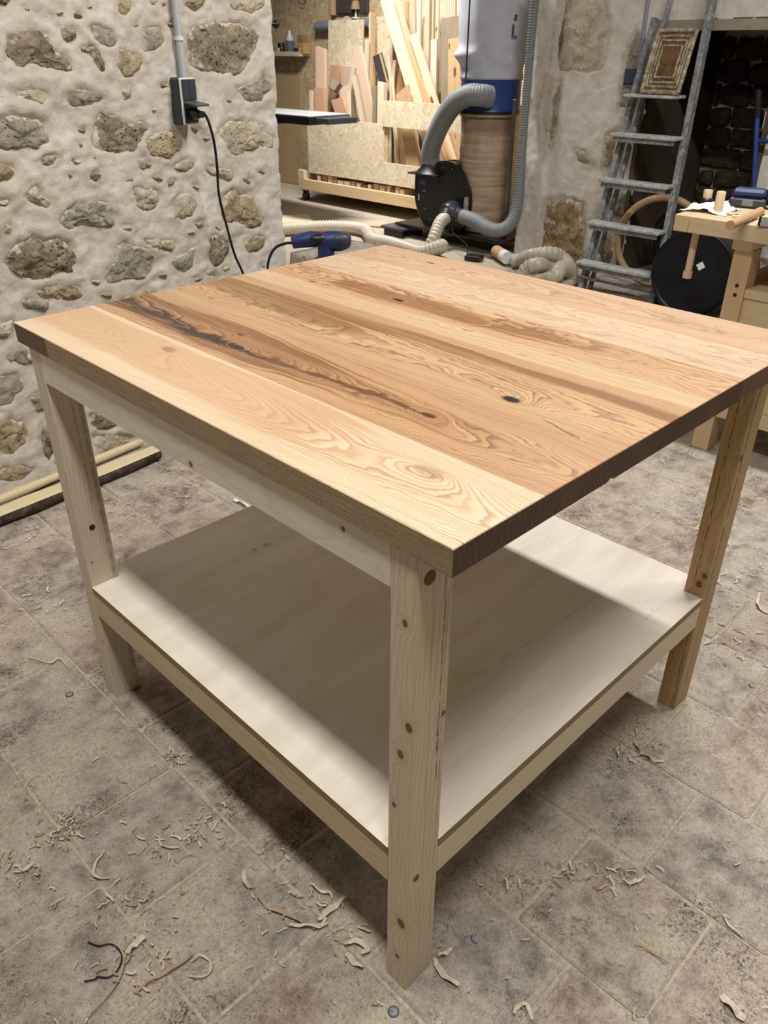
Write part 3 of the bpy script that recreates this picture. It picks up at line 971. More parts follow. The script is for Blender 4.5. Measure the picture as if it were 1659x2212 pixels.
def mat_edge(name, end=False):
    n = NT(name, 0.6, 0.25)
    o = n.sep(n.obj)
    if end:
        # curved growth rings on the sawn ends, different pith for every plank
        r = n.rand()
        px = n.add(n.mul(r, 0.9), 0.05)
        dx = n.sub(o[0], px); dz = n.sub(o[2], n.add(0.80, n.mul(r, 0.1)))
        w = n.noise(n.vscale(n.obj, (9, 1, 20)), 1.5, 3)
        d = n.M('SQRT', n.add(n.mul(dx, dx), n.mul(dz, dz)))
        t = n.M('FRACT', n.add(n.mul(d, 110), n.mul(w, 5), n.mul(n.noise(n.obj, 30, 2), 1.5)))
        c = n.mix(n.ramp(t, [(0, (0,) * 3), (0.7, (0.5,) * 3), (0.92, (1,) * 3), (1, (0,) * 3)]), n.mix(r, srgb(128, 96, 72), srgb(92, 66, 50)), srgb(70, 48, 36))
        c = n.mix(n.mul(n.step(n.noise(n.obj, 7, 3), 0.5, 0.7), 0.4), c, srgb(134, 98, 70))
    else:
        f = n.noise(n.comb(0.0, n.mul(o[1], 14), n.mul(o[2], 420)), 1.0, 4, 0.7)
        f2 = n.noise(n.comb(0.0, n.mul(o[1], 160), n.mul(o[2], 500)), 1.0, 3, 0.7)
        c = n.ramp(n.add(n.mul(f, 0.6), n.mul(f2, 0.4)), [(0.32, srgb(124, 102, 72)), (0.52, srgb(164, 140, 104)), (0.7, srgb(194, 172, 134))])
        c = n.mix(n.step(o[1], 0.955, 0.965), c, srgb(112, 84, 56))
    n.color(c)
    return n.m


M_LONG, M_END = mat_edge('ash_long_edge'), mat_edge('ash_end_grain', True)
table = empty('workbench_table', (0, 0, 0), 'large square table with a broad ash plank top on pale pine legs', 'table')
top = empty('tabletop', parent=table)
for i, (x0, x1, m) in enumerate(planks):
    mb = MB()
    zb, zt = H - TT, H
    x1 = min(x1, TW) - 0.0003
    ch = 0.0012
    poly = [(x0, zb), (x1, zb), (x1, zt - (ch if i == 5 else 0)), (x1 - (ch if i == 5 else 0), zt), (x0 + (ch if i == 0 else 0), zt), (x0, zt - (ch if i == 0 else 0))]
    if i == 1:    # chamfered underside beside the third plank
        poly = [(x0, zb), (x1 - 0.014, zb), (x1 - 0.003, zb + 0.006), (x1, zb + 0.006), (x1, zt), (x0, zt)]
    n = len(poly)
    V = [(p[0], 0.0008, p[1]) for p in poly] + [(p[0], TL - 0.0008, p[1]) for p in poly]
    # tiny arris on the ends
    V0 = [(p[0], 0, min(p[1], zt - ch)) for p in poly]; V1 = [(p[0], TL, min(p[1], zt - ch)) for p in poly]
    allv = V + V0 + V1
    F, MI = [], []
    F.append(list(range(2 * n, 3 * n))[::1]); MI.append(2)
    F.append(list(range(3 * n, 4 * n))[::-1]); MI.append(2)
    for k in range(n):
        a, b = k, (k + 1) % n
        p, q = poly[a], poly[b]
        mi = 0 if (p[1] > zt - 0.003 and q[1] > zt - 0.003) else 1
        for A, B in ((2 * n, 0), (0, n), (n, 3 * n)):
            F.append([A + a, A + b, B + b, B + a][::-1]); MI.append(mi)
    for f, mi in zip(F, MI): mb.f.append(f); mb.mi.append(mi); mb.sm.append(False)
    mb.v = allv
    mb.build('plank', [m, M_LONG, M_END], top)


def mat_pine(name, knots=(), pith=(0.03, -0.06), ax=2, base=srgb(226, 202, 160), ring=srgb(190, 152, 100), N=150.0, streaks=(), blue=(), seed=0.0):
    """planed spruce/pine post; knots = (x, y, z, radius) in table coordinates"""
    n = NT(name, 0.55, 0.3)
    o = n.sep(n.obj)
    A, B = [o[i] for i in range(3) if i != ax]; L = o[ax]
    w = n.noise(n.comb(n.mul(A, 4), n.mul(B, 4), n.mul(L, 1.4)), 3.0, 3, 0.5)
    fine = n.noise(n.comb(n.mul(A, 240), n.mul(B, 240), n.add(n.mul(L, 9), seed)), 1.0, 3, 0.65)
    dx, dy = n.sub(A, pith[0]), n.sub(B, pith[1])
    d = n.M('SQRT', n.add(n.mul(dx, dx), n.mul(dy, dy)))
    g = n.add(n.mul(d, N), n.mul(L, 3.5), n.mul(w, 7.0))
    core = None; halo = None
    for (kx, ky, kz, r) in knots:
        ex, ey, ez = [n.mul(n.sub(o[i], k), 1 / (r * s)) for i, k, s in ((0, kx, 1.0), (1, ky, 1.0), (2, kz, 1.0))]
        if ax == 2: ez = n.mul(ez, 0.75)
        q = n.add(n.mul(ex, ex), n.mul(ey, ey), n.mul(ez, ez))
        e = n.M('EXPONENT', n.mul(q, -0.22))
        g = n.add(g, n.mul(e, 3.0))
        c_ = n.step(n.add(q, n.mul(fine, 0.5)), 0.8, 1.5, 1, 0)
        core = c_ if core is None else n.M('MAXIMUM', core, c_)
        halo = e if halo is None else n.M('MAXIMUM', halo, e)
    t = n.M('FRACT', g)
    late = n.ramp(t, [(0, (0.2,) * 3), (0.15, (0,) * 3), (0.55, (0.2,) * 3), (0.9, (1,) * 3), (1, (0.3,) * 3)])
    c = n.mix(n.mul(late, n.add(0.15, n.mul(w, 0.5))), base, ring)
    c = n.mix(n.mul(n.step(fine, 0.5, 0.75), 0.25), c, ring)
    if halo is not None:
        c = n.mix(n.mul(halo, 0.45), c, ring)
        c = n.mix(n.mul(core, 0.85), c, srgb(92, 56, 30))
    for (axis, p, w_, z0, z1, col, s) in streaks:
        q = n.mul(n.M('ABSOLUTE', n.sub(o[axis], n.add(p, n.mul(n.sub(n.noise(n.comb(seed, 0.0, n.mul(L, 9)), 1.0, 3), 0.5), 0.012)))), 1 / w_)
        f = n.mul(n.step(q, 0.2, 1.0, 1, 0), n.step(L, z0, z0 + 0.03), n.step(L, z1 - 0.03, z1, 1, 0), n.step(n.noise(n.comb(0.0, 0.0, n.mul(L, 28)), 1.0, 3), 0.38, 0.55), s)
        c = n.mix(f, c, col)
    n.color(c)
    n.bump(n.add(fine, n.mul(late, 0.5)), 0.15, 0.0012)
    return n.m


def onL(u, v):  # left (-x) faces of table
    p = on_x(u, v, OX); return (p.x, p.y, p.z)


def onF(u, v):  # front (-y) faces near side
    p = on_pl(u, v, (0, OY, 0), (0, 1, 0)); return (p.x, p.y, p.z)


def onY(u, v, y):
    p = on_pl(u, v, (0, y, 0), (0, 1, 0)); return (p.x, p.y, p.z)


def onX(u, v, x):
    p = on_x(u, v, x); return (p.x, p.y, p.z)


BR = srgb(80, 50, 28)
kn1 = [(*onL(875, 1347), .0045), (*onL(883, 1573), .0065), (*onL(865, 1630), .006), (*onL(851, 1738), .004), (*onL(866, 1995), .0085), (*onL(858, 2065), .0045), (*onF(958, 1540), .004)]
kn2 = [(*onL(147, 1105), .003), (*onL(222, 1385), .003), (*onY(199, 1215, YL), .002)]
kn3 = [(*onX(1510, 1262, XR), .007), (*onX(1522, 1245, XR), .006), (*onX(1585, 1075, XR), .006), (*onY(1600, 990, OY), .006)]
M_LEG1 = mat_pine('pine_post_knotty', kn1, (0.12, -0.02), base=srgb(222, 206, 174), ring=srgb(186, 154, 112), streaks=[(0, 0.054, 0.0022, 0.45, 0.86, BR, 0.7), (0, 0.060, 0.0012, 0.1, 0.8, BR, 0.5), (0, 0.034, 0.0010, 0.0, 0.863, srgb(150, 116, 72), 0.6), (0, 0.052, 0.003, 0.50, 0.58, BR, 0.8)])
M_LEG2 = mat_pine('pine_post_left', kn2, (-0.06, 1.0), base=srgb(220, 206, 180), ring=srgb(186, 164, 132), streaks=[(0, 0.060, 0.006, 0.02, 0.80, srgb(118, 112, 104), 0.55), (0, 0.045, 0.003, 0.5, 0.83, srgb(130, 112, 90), 0.5)], seed=3.0)
M_LEG3 = mat_pine('pine_post_right', kn3, (1.03, 0.02), base=srgb(196, 160, 106), ring=srgb(146, 108, 62), streaks=[(1, OY + 0.026, 0.0016, 0.35, 0.86, srgb(58, 34, 18), 0.9), (0, XR + 0.018, 0.0045, 0.30, 0.86, srgb(44, 24, 14), 0.9), (0, XR + 0.03, 0.002, 0.0, 0.5, srgb(70, 40, 20), 0.8), (1, OY + 0.010, 0.0016, 0.0, 0.28, srgb(58, 34, 18), 0.8)], seed=7.0)
M_LEG4 = mat_pine('pine_post_back', (), (1.0, 1.1), seed=5.0)
kap = [(*onL(412, 1003), .0055), (*onL(741, 1143), .004), (*onL(133, 787), .003)]
M_APR = mat_pine('spruce_apron', kap, (-0.2, 0.84), ax=1, base=srgb(236, 226, 202), ring=srgb(214, 196, 160), N=60)
M_RAIL = mat_pine('spruce_rail', (), (-0.1, 0.2), ax=1, base=srgb(216, 194, 160), ring=srgb(190, 160, 120), N=90)
M_RAILX = mat_pine('spruce_rail_front', (), (0.1, 0.15), ax=0, base=srgb(226, 212, 180), ring=srgb(204, 182, 144), N=90)
for (x, y), m, in (((OX, OY), M_LEG1), ((OX, YL), M_LEG2), ((XR, OY), M_LEG3), ((XR, YL), M_LEG4)):
    leg = MB().cbox((x, y, 0), (x + LA, y + LB, H - TT), 0.0012).build('leg', m, table)
    if m is M_LEG1:
        dw = plain('dark_dowel', srgb(116, 88, 58), 0.7, scale=200)
        for (u, v, r) in ((929, 1248, 0.0095), (899, 1896, 0.006)):
            p = onY(u, v, OY)
            q = MB().lathe([(r, 0), (r, 0.004)], 20, M=frame((0, -1, 0), o=(p[0], OY + 0.003, p[2]))).build('dowel_plug', dw, leg)
    if m is M_LEG2:
        p = onY(199, 1139, YL)
        MB().lathe([(0.0065, 0), (0.0065, 0.0038)], 20, M=frame((0, -1, 0), o=(p[0], YL + 0.003, p[2]))).build('dowel_plug', plain('dark_hole', srgb(70, 38, 22), 0.8), leg)
TK = 0.022
MB().cbox((OX, OY + LB, APZ), (OX + TK, YL, H - TT), 0.001).build('apron', M_APR, table)
MB().cbox((XR + LA - TK, OY + LB, APZ), (XR + LA, YL, H - TT), 0.001).build('apron', M_APR, table)
z1, z0 = ZS - TP, ZS - TP - RH
MB().cbox((OX, OY + LB, z0), (OX + TK, YL, z1), 0.001).build('rail', M_RAIL, table)
MB().cbox((XR + LA - TK, OY + LB, z0), (XR + LA, YL, z1), 0.001).build('rail', M_RAIL, table)
MB().cbox((OX + LA, OY, z0), (XR, OY + TK, z1), 0.001).build('rail', M_RAILX, table)
MB().cbox((OX + LA, YL + LB - TK, z0), (XR, YL + LB, z1), 0.001).build('rail', M_RAILX, table)

# plywood shelf, notched round the posts
n = NT('poplar_plywood', 0.5, 0.3)
o = n.sep(n.obj)
w = n.noise(n.comb(n.mul(o[0], 1.1), n.mul(o[1], 7), 0.0), 2.0, 4, 0.55)
s1 = n.noise(n.comb(n.mul(o[0], 1.2), n.mul(n.add(o[1], n.mul(w, 0.12)), 26), 3.0), 1.0, 3, 0.5)
s2 = n.noise(n.comb(n.mul(o[0], 8), n.mul(o[1], 260), 0.0), 1.0, 3, 0.6)
c = n.ramp(w, [(0.3, srgb(224, 212, 190)), (0.6, srgb(240, 232, 216))])
c = n.mix(n.mul(n.step(s1, 0.58, 0.72), 0.5), c, srgb(190, 162, 118))
c = n.mix(n.mul(n.step(s2, 0.55, 0.8), 0.18), c, srgb(196, 172, 132))
k = None
for (u, v, r) in ((575, 1178, 0.011), (548, 1188, 0.008), (1210, 1178, 0.003), (1186, 1158, 0.003), (1354, 1217, 0.002), (1409, 1318, 0.003)):
    p = on_z(u, v, ZS)
    q = n.step(n.gauss(n.add(o[0], n.mul(n.sub(s1, .5), .02)), o[1], p.x, p.y, r * 1.3, r * 0.7), 0.3, 0.9)
    k = q if k is None else n.M('MAXIMUM', k, q)
c = n.mix(n.mul(k, 0.5), c, srgb(120, 108, 80))
n.color(c)
M_PLY = n.m
n = NT('plywood_edge', 0.7, 0.2)
o = n.sep(n.obj)
t = n.M('FRACT', n.mul(n.sub(o[2], ZS - TP), 5.0 / TP * 0.999))
c = n.mix(n.step(n.M('ABSOLUTE', n.sub(t, 0.5)), 0.22, 0.30), srgb(196, 168, 124), srgb(112, 92, 66))
c = n.mix(n.mul(n.noise(n.vscale(n.obj, (60, 60, 300)), 1, 3), 0.4), c, srgb(90, 74, 52))
n.color(c)
M_PLYE = n.m
g = 0.0006
xa, xb, ya, yb = OX, XR + LA, OY, YL + LB + 0.002
A, B, C_, D = OX + LA + g, XR - g, OY + LB + g, YL - g
poly = [(A, ya), (B, ya), (B, C_), (xb, C_), (xb, D), (B, D), (B, yb), (A, yb), (A, D), (xa, D), (xa, C_), (A, C_)]
MB().prism(poly, 2, ZS - TP, ZS, 0, 1).build('shelf_board', [M_PLY, M_PLYE], table)
# ------------------------------------------------------------------ materials of the things
M_OSB = mat_osb('osb_pale', srgb(202, 182, 144), srgb(216, 198, 162), srgb(228, 212, 182))
M_OSBD = mat_osb('osb_wall_tone', srgb(176, 148, 104), srgb(198, 172, 126), srgb(214, 192, 150))
B_PALE = mat_board('board_pale_spruce', srgb(222, 206, 178), srgb(192, 166, 128), rings=90, sat_var=0.12)
B_PINK = mat_board('board_douglas', srgb(214, 184, 156), srgb(182, 138, 106), rings=110, sat_var=0.12)
B_RED = mat_board('board_red_douglas', srgb(206, 162, 126), srgb(166, 114, 78), rings=150, sat_var=0.1)
B_TAN = mat_board('board_tan', srgb(200, 166, 118), srgb(160, 122, 76), rings=70, knots=True, sat_var=0.15)
B_KNOT = mat_board('board_knotty', srgb(222, 202, 170), srgb(192, 152, 104), rings=60, knots=True, sat_var=0.12)
B_GREY = mat_board('board_weathered', srgb(146, 134, 110), srgb(104, 92, 72), rings=40, sat_var=0.1)
B_BRN = mat_board('board_brown_ply', srgb(176, 136, 90), srgb(140, 102, 62), rings=12, sat_var=0.1)
B_DARK = plain('dark_laminate', srgb(70, 60, 62), 0.6, var=0.2)
B_BEECH = mat_board('beech_bench', srgb(206, 182, 142), srgb(178, 150, 108), ax='y', rings=45, sat_var=0.06)
B_BEECHZ = mat_board('beech_bench_post', srgb(204, 178, 136), srgb(174, 144, 100), ax='z', rings=45, sat_var=0.06)
B_DOWEL = mat_board('turned_beech', srgb(216, 194, 158), srgb(190, 154, 108), ax='z', rings=50, sat_var=0.08)
M_CARD = plain('brown_hardboard', srgb(186, 156, 110), 0.85, 0.1, var=0.06, scale=8)
M_BLACK = plain('black_steel', srgb(22, 22, 25), 0.42, 0.5, var=0.2)
M_BLKPL = plain('black_plastic', srgb(26, 27, 32), 0.35, 0.5, var=0.25, scale=12)
M_RUB = plain('black_rubber', srgb(24, 23, 24), 0.7, 0.3)
M_STEEL = plain('grey_steel', srgb(128, 130, 134), 0.35, 0.5, 0.8)
M_GRYPL = plain('grey_hose_plastic', srgb(126, 130, 130), 0.5, 0.4, var=0.08)
M_CRMPL = plain('cream_hose_plastic', srgb(196, 184, 162), 0.4, 0.5, var=0.10)
M_BLUE = plain('blue_paint', srgb(28, 66, 140), 0.35, 0.5, var=0.1)
M_BLUED = plain('dark_blue_plastic', srgb(24, 42, 96), 0.45, 0.5, var=0.15)
M_WHT = plain('white_plastic', srgb(220, 220, 218), 0.5, 0.4, var=0.04)
M_SLATE = plain('slate_grey_plastic', srgb(52, 58, 68), 0.45, 0.4, var=0.06)
M_SHAV = plain('pale_shaving', srgb(208, 194, 170), 0.8, 0.2, var=0.14, scale=60)
M_SHAVD = plain('brown_shaving', srgb(176, 150, 116), 0.8, 0.2, var=0.2, scale=60)


def orient(o, P, zdir, xdir):
    m = frame(zdir, xdir, P)
    o.matrix_world = m
    return o


def frame_zx(z, x, P):
    """z exact, x as close as possible"""
    z = Vector(z).normalized(); y = z.cross(Vector(x)).normalized(); x = y.cross(z)
    m = Matrix((x, y, z)).transposed().to_4x4(); m.translation = Vector(P)
    return m


CR_FLOOR = 0.300
board_n = 0


SL = 0.06


def board(u0, v0, x0, u1, v1, wpx, th, mat, label, name='board', cut=0.0, lo=CR_FLOOR):
    """timber standing in the rack: visible lower and upper centre points; x0 = depth of its front face at
    the bin floor (all of them lean back equally, so they stack in layers)"""
    n_ = (1, 0, -SL)
    q = (x0 - SL * lo, 0, 0)
    P0, P1 = on_pl(u0, v0, q, n_), on_pl(u1, v1, q, n_)
    d = P1 - P0
    P0 = P0 + d * ((lo - P0.z) / d.z)
    w = wpx * (P1 - CAM).length / FPX * 0.98
    L = (P1 - P0).length
    m = frame_zx(P1 - P0, (1, 0, 0), P0)
    hz = w * 0.5
    bot = hz * abs(d.y) / abs(d.z) + 0.002
    o = MB().prism([(-hz, bot), (hz, bot), (hz, L + cut), (-hz, L - cut)], 0, 0, th).build(name, mat)
    o.matrix_world = m
    tag(o, label, 'board')
    return o


# ------------------------------------------------------------------ far room: panelled wall and what stands against it
XF = 5.66
wall_far = empty('wall_far', kind='structure')
MB().box((XF + 0.02, 3.0, -0.2), (5.9, 8.3, 3.58)).build('wall_core', M_SHELL, wall_far)
for a, b, z0_, z1_, m in ((7.9, 6.80, 0.02, 2.5, M_OSBD), (6.795, 5.60, 0.02, 2.5, M_OSBD), (5.595, 4.40, 0.02, 2.5, M_OSB), (4.395, 3.24, 0.02, 2.5, M_OSBD)):
    MB().box((XF - 0.004 if a < 6.7 else XF - 0.02, b, z0_), (XF + 0.02, a, z1_)).build('panel', m, wall_far)
# shelf with small things
p0, p1 = on_x(596, 116, XF), on_x(672, 122, XF)
zs_ = p0.z + 0.001
sh = empty('wall_shelf', (XF - 0.0205, 7.2, zs_ - 0.001), 'narrow pine shelf with a lip on the far panelled wall', 'shelf')
MB().cbox((-0.13, p1.y - 7.2, -0.02), (0, p0.y - 7.2, 0.0), 0.001).build('board', B_PALE, sh)
MB().cbox((-0.14, p1.y - 7.2, -0.02), (-0.13, p0.y - 7.2, 0.022), 0.001).build('front_lip', B_PALE, sh)
SHX = XF - 0.02 - 0.065


def shelf_y(u): return on_x(u, 105, SHX).y


j = empty('jar', (SHX, shelf_y(608), zs_), 'dark purple jar with a white label, left on the far shelf', 'jar')
MB().lathe([(0.036, 0), (0.040, 0.01), (0.040, 0.06), (0.034, 0.07)], 20).build('body', plain('purple_jar', srgb(52, 36, 48), 0.3), j)
MB().lathe([(0.036, 0.07), (0.036, 0.095), (0.030, 0.10)], 20).build('lid', M_BLACK, j)
MB().cbox((-0.0425, -0.02, 0.02), (-0.038, 0.02, 0.055), 0.001).build('paper_label', M_WHT, j)
j = empty('bottle', (SHX, shelf_y(627), zs_), 'clear bottle with grey-blue contents on the far shelf', 'bottle')
MB().lathe([(0.038, 0), (0.042, 0.01), (0.042, 0.12)], 20).build('contents', plain('slate_liquid', srgb(96, 106, 122), 0.3), j)
MB().lathe([(0.042, 0.12), (0.040, 0.15), (0.018, 0.19), (0.016, 0.215)], 20).build('shoulder', plain('milky_plastic', srgb(186, 188, 190), 0.3), j)
j = MB().cbox((-0.025, -0.014, 0), (0.025, 0.014, 0.055), 0.002).build('blue_tin', M_BLUED, None, (SHX, shelf_y(641), zs_)); tag(j, 'small dark blue tin beside the clear bottle', 'tin')
j = empty('carton', (SHX, shelf_y(656), zs_), 'small yellow-brown carton with a curved mark, right on the far shelf', 'box')
MB().cbox((-0.04, -0.045, 0), (0.04, 0.045, 0.10), 0.002).build('body', plain('ochre_card', srgb(186, 150, 84), 0.8), j)
MB().tube([(-0.0415, 0.02 - 0.04 * t, 0.045 - 0.05 * t * (1 - t)) for t in [k / 8 for k in range(9)]], 0.003, 6).build('printed_mark', plain('mark_pale', srgb(226, 206, 150), 0.8), j)
j = MB().cbox((-0.035, -0.042, 0), (0.035, 0.042, 0.07), 0.002).build('carton', plain('brown_card', srgb(150, 116, 72), 0.85), None, (SHX, shelf_y(654), zs_ + 0.1005))
tag(j, 'brown carton stacked on the yellow-brown carton', 'box')
# wire coil on a nail
c = on_x(655, -6, XF - 0.05)
pts = [(c.x - 0.012 + 0.008 * math.sin(3 * a), c.y + 0.062 * math.cos(a), c.z + 0.062 * math.sin(a)) for a in [k * 0.3 for k in range(43)]]
nail = MB()
nail.tube(pts, 0.0035, 8)
nail.tube([(c.x - 0.03, c.y, c.z + 0.060), (XF, c.y, c.z + 0.060)], 0.004, 8)
tag(nail.build('wire_coil', M_BLACK), 'coil of black wire hung on the far panelled wall', 'wire')
# hardboard sheets
for (u0, u1, vt, xb, lab) in ((603, 672, 165, 5.60, 'brown hardboard sheet leaning on the far wall under the shelf'),):
    a = on_x(612, 392, 5.59); b = on_x(656, 405, 5.59); t = on_x(640, vt, 5.63)
    o = MB().cbox((0, b.y, 0), (0.012, a.y + 0.25, t.z), 0.001).build('hardboard_sheet', M_CARD, None, (5.58, 0, 0.001), (0, 0.03, 0))
    tag(o, lab, 'board')
a = on_x(640, 262, 5.50)
# black knob on the end of the stone wall
p = on_pl(595, 52, WA + WD * (WEND), tuple(WN))
kb = MB().lathe([(0.007, -0.03), (0.007, 0.012), (0.014, 0.014), (0.014, 0.022)], 16, M=frame((1, 0.21, 0), o=(p.x + 0.004, p.y + 0.02, p.z))).build('wall_hook', M_BLACK)
tag(kb, 'small black hook on the end of the stone wall', 'hook')

# things on the far side above the rack
o = MB().tube([on_x(684, 58, 5.595), on_x(800, 50, 5.595)], 0.046, 20).build('duct_pipe', plain('grey_duct', srgb(120, 126, 134), 0.4)); tag(o, 'grey round duct running behind the rack at shoulder height', 'pipe')
dark = MB().cbox((5.605, on_x(792, 0, 5.6).y, 1.635), (5.638, on_x(724, 0, 5.6).y, 2.1), 0.003).build('dark_cabinet', B_DARK); tag(dark, 'dark grey wall cabinet above the grey duct', 'cabinet')
o = MB().cbox((0, -0.02, 0), (0.05, 0.02, 0.6), 0.002).build('batten', B_TAN, None, tuple(on_x(716, 33, 5.58))); tag(o, 'upright tan batten left of the dark wall cabinet', 'board')
p = on_x(766, 22, 5.58)
lampo = empty('work_lamp', (5.595, p.y, on_x(684, 58, 5.595).z + (on_x(800, 50, 5.595).z - on_x(684, 58, 5.595).z) * (p.y - on_x(684, 58, 5.595).y) / (on_x(800, 50, 5.595).y - on_x(684, 58, 5.595).y) + 0.0465), 'small lamp with a tan shade standing on the grey duct', 'lamp')
MB().lathe([(0.050, 0.075), (0.032, 0.145)], 20).build('shade', plain('tan_shade', srgb(158, 128, 80), 0.8), lampo)
MB().tube([(0, 0, 0.012), (0, 0, 0.080)], 0.008, 10).build('stem', M_WHT, lampo)
MB().lathe([(0.038, 0.0), (0.038, 0.012)], 20).build('base', M_WHT, lampo)

# ------------------------------------------------------------------ rolling timber rack
XR0 = 4.95
rack = empty('timber_rack', (0, 0, 0), 'rolling offcut rack of pale chipboard on castors', 'rack')
y_l, y_m, y_r = 6.15, 5.09, 3.95
MB().cbox((XR0 - 0.045, y_r, 0.11), (XR0 - 0.003, y_l + 0.12, 0.208), 0.002).build('base_rail', mat_board('rail_spruce', srgb(222, 196, 148), srgb(190, 156, 106), ax='y', rings=60), rack)
MB().cbox((XR0 - 0.045, y_l + 0.03, 0.209), (XR0 - 0.003, y_l + 0.12, 0.29), 0.002).build('end_block', B_PALE, rack)
MB().box((XR0, y_r, 0.11), (5.54, y_l + 0.09, 0.145)).build('base_board', M_OSB, rack)
MB().box((XR0 + 0.02, y_r + .02, 0.272), (5.54, y_l - .02, 0.29)).build('bin_floor', M_OSB, rack)
MB().prism([(y_l, 0.27), (y_l, 0.765), (y_m, 0.765), (y_m, 0.452), (y_r, 0.452), (y_r, 0.27)], 0, XR0, XR0 + 0.018).build('front_panel', M_OSB, rack)
MB().box((XR0 - 0.012, y_r, 0.748), (XR0 + 0.006, y_m + 0.01, 0.952)).build('upper_panel', M_OSB, rack)
MB().box((XR0 + 0.0185, y_m - 0.035, 0.292), (XR0 + 0.033, y_m, 0.745)).build('divider', M_OSBD, rack)
MB().box((5.54, y_r, 0.11), (5.558, y_l + 0.05, 1.0)).build('back_panel', M_OSBD, rack)
MB().box((XR0 + 0.019, y_l + 0.072, 0.146), (5.54, y_l + 0.089, 0.268)).build('side_panel', M_OSB, rack)
MB().box((XR0 + 0.018, y_r, 0.15), (5.54, y_r + 0.018, 0.95)).build('side_panel', M_OSB, rack)
for (cx, cy) in ((XR0 + 0.0, y_l + 0.06), (5.48, y_l + 0.04), (XR0 + 0.0, y_r + 0.1), (5.48, y_r + 0.1)):
    c = MB().cbox((cx - .035, cy - .03, 0.099), (cx + .035, cy + .03, 0.11), 0.001)
    c.cbox((cx - .02, cy - .024, 0.045), (cx + .02, cy - .018, 0.10), 0.001); c.cbox((cx - .02, cy + .018, 0.045), (cx + .02, cy + .024, 0.10), 0.001)
    co = c.build('castor', M_STEEL, rack)
    MB().lathe([(0.03, -0.016), (0.042, -0.012), (0.042, 0.012), (0.03, 0.016)], 20, M=frame((0, 1, 0), o=(cx, cy, 0.042))).build('wheel', M_RUB, co)
# offcuts in the bottom slot
k = 0
y = y_l - 0.12
while y > y_m - 0.25:
    w_ = rnd.uniform(0.03, 0.09)
    h_ = rnd.uniform(0.085, 0.120)
    m_ = (B_PINK, B_TAN, B_PALE, B_BRN, B_PINK)[k % 5]
    o = MB().cbox((0, -w_, 0), (rnd.uniform(.15, .35), 0, h_), 0.001).build('offcut', m_, None, (XR0 + 0.003 + rnd.uniform(0, .02), y, 0.1455))
    tag(o, 'short timber offcut lying in the bottom slot of the rack', 'offcut', 'offcuts in the bottom slot of the rack')
    y -= w_ + rnd.uniform(0.006, 0.03); k += 1

# --- timber standing in the left bin (lower and upper points as surveyed)
board(689, 250, 5.0, 689, 190, 28, 0.05, B_RED, 'reddish glued beam end at the far left of the rack, lower one')
board(691, 194, 5.06, 691, 103, 25, 0.04, B_PINK, 'tall pinkish beam with a slanted top at the left end of the rack', cut=0.012)
board(671, 247, 5.0, 671, 195, 8, 0.02, B_PALE, 'thin pale lath left of the reddish beams')
o = board(744, 142, 5.395, 746, 43, 96, 0.018, M_OSB, 'square sheet of pale chipboard standing in the rack', name='chipboard_sheet')
pd = on_x(748, 48, 5.52)
o = MB().lathe([(0.070, -0.008), (0.070, 0.008)], 36, M=frame((1, 0, 0), o=(5.525, pd.y, pd.z - 0.02))).build('wooden_disc', B_PINK); tag(o, 'round wooden disc peeping over the chipboard sheet', 'disc')
board(721, 168, 5.33, 721, 141, 22, 0.05, B_RED, 'short reddish block behind the tan cube in the rack')
board(746, 186, 5.33, 746, 144, 26, 0.05, B_PINK, 'pink glued block right of the short reddish block')
pc = on_x(724, 186, 5.27)
o = MB().cbox((-.035, -.045, -.045), (.035, .045, .045), 0.002).build('offcut', B_GREY, None, tuple(pc), (0.5, 0.45, 0.35)); tag(o, 'greyish square block lying tilted among the timber', 'offcut')
board(757, 182, 5.28, 764, 144, 10, 0.02, B_PALE, 'thin white stick leaning right among the short blocks')
board(745, 260, 5.17, 743, 187, 24, 0.03, B_PALE, 'pale wedge-shaped offcut in the middle of the left bin', cut=-0.02)
o = board(741, 262, 5.055, 727, 213, 32, 0.05, B_RED, 'red-brown block leaning left at the front of the left bin', cut=0.02)
board(753, 262, 5.02, 752, 196, 5, 0.025, B_PALE, 'narrow pale upright strip beside the red-brown block')
board(766, 262, 5.215, 759, 200, 7, 0.025, B_GREY, 'dark weathered strip behind the narrow pale strip')
board(801, 266, 5.07, 770, 102, 20, 0.03, B_PINK, 'long pinkish plank with two knots leaning left')
board(785, 262, 5.12, 766, 162, 19, 0.03, B_PALE, 'pale plank leaning left in front of the pinkish plank')
board(798, 186, 5.37, 799, 27, 5, 0.03, B_PALE, 'tall pale edge of the upright pole in the rack')
board(804, 186, 5.36, 803, 28, 6, 0.03, B_TAN, 'tall golden brown upright pole in the middle of the rack')
board(789, 190, 5.32, 791, 84, 9, 0.02, B_PALE, 'pale board right of the chipboard sheet')
board(832, 186, 5.312, 814, 118, 25, 0.012, B_DARK, 'dark laminated panel leaning left in the rack', cut=0.01)
board(838, 186, 5.298, 820, 116, 3, 0.012, B_TAN, 'thin brown edge strip on the dark laminated panel')
board(808, 252, 5.035, 808, 186, 9, 0.02, B_GREY, 'short grey lath left of the square pale post')
o = board(821, 264, 4.985, 823, 178, 17, 0.045, B_PALE, 'square pale post with a slanted top at the front of the rack', cut=0.008)
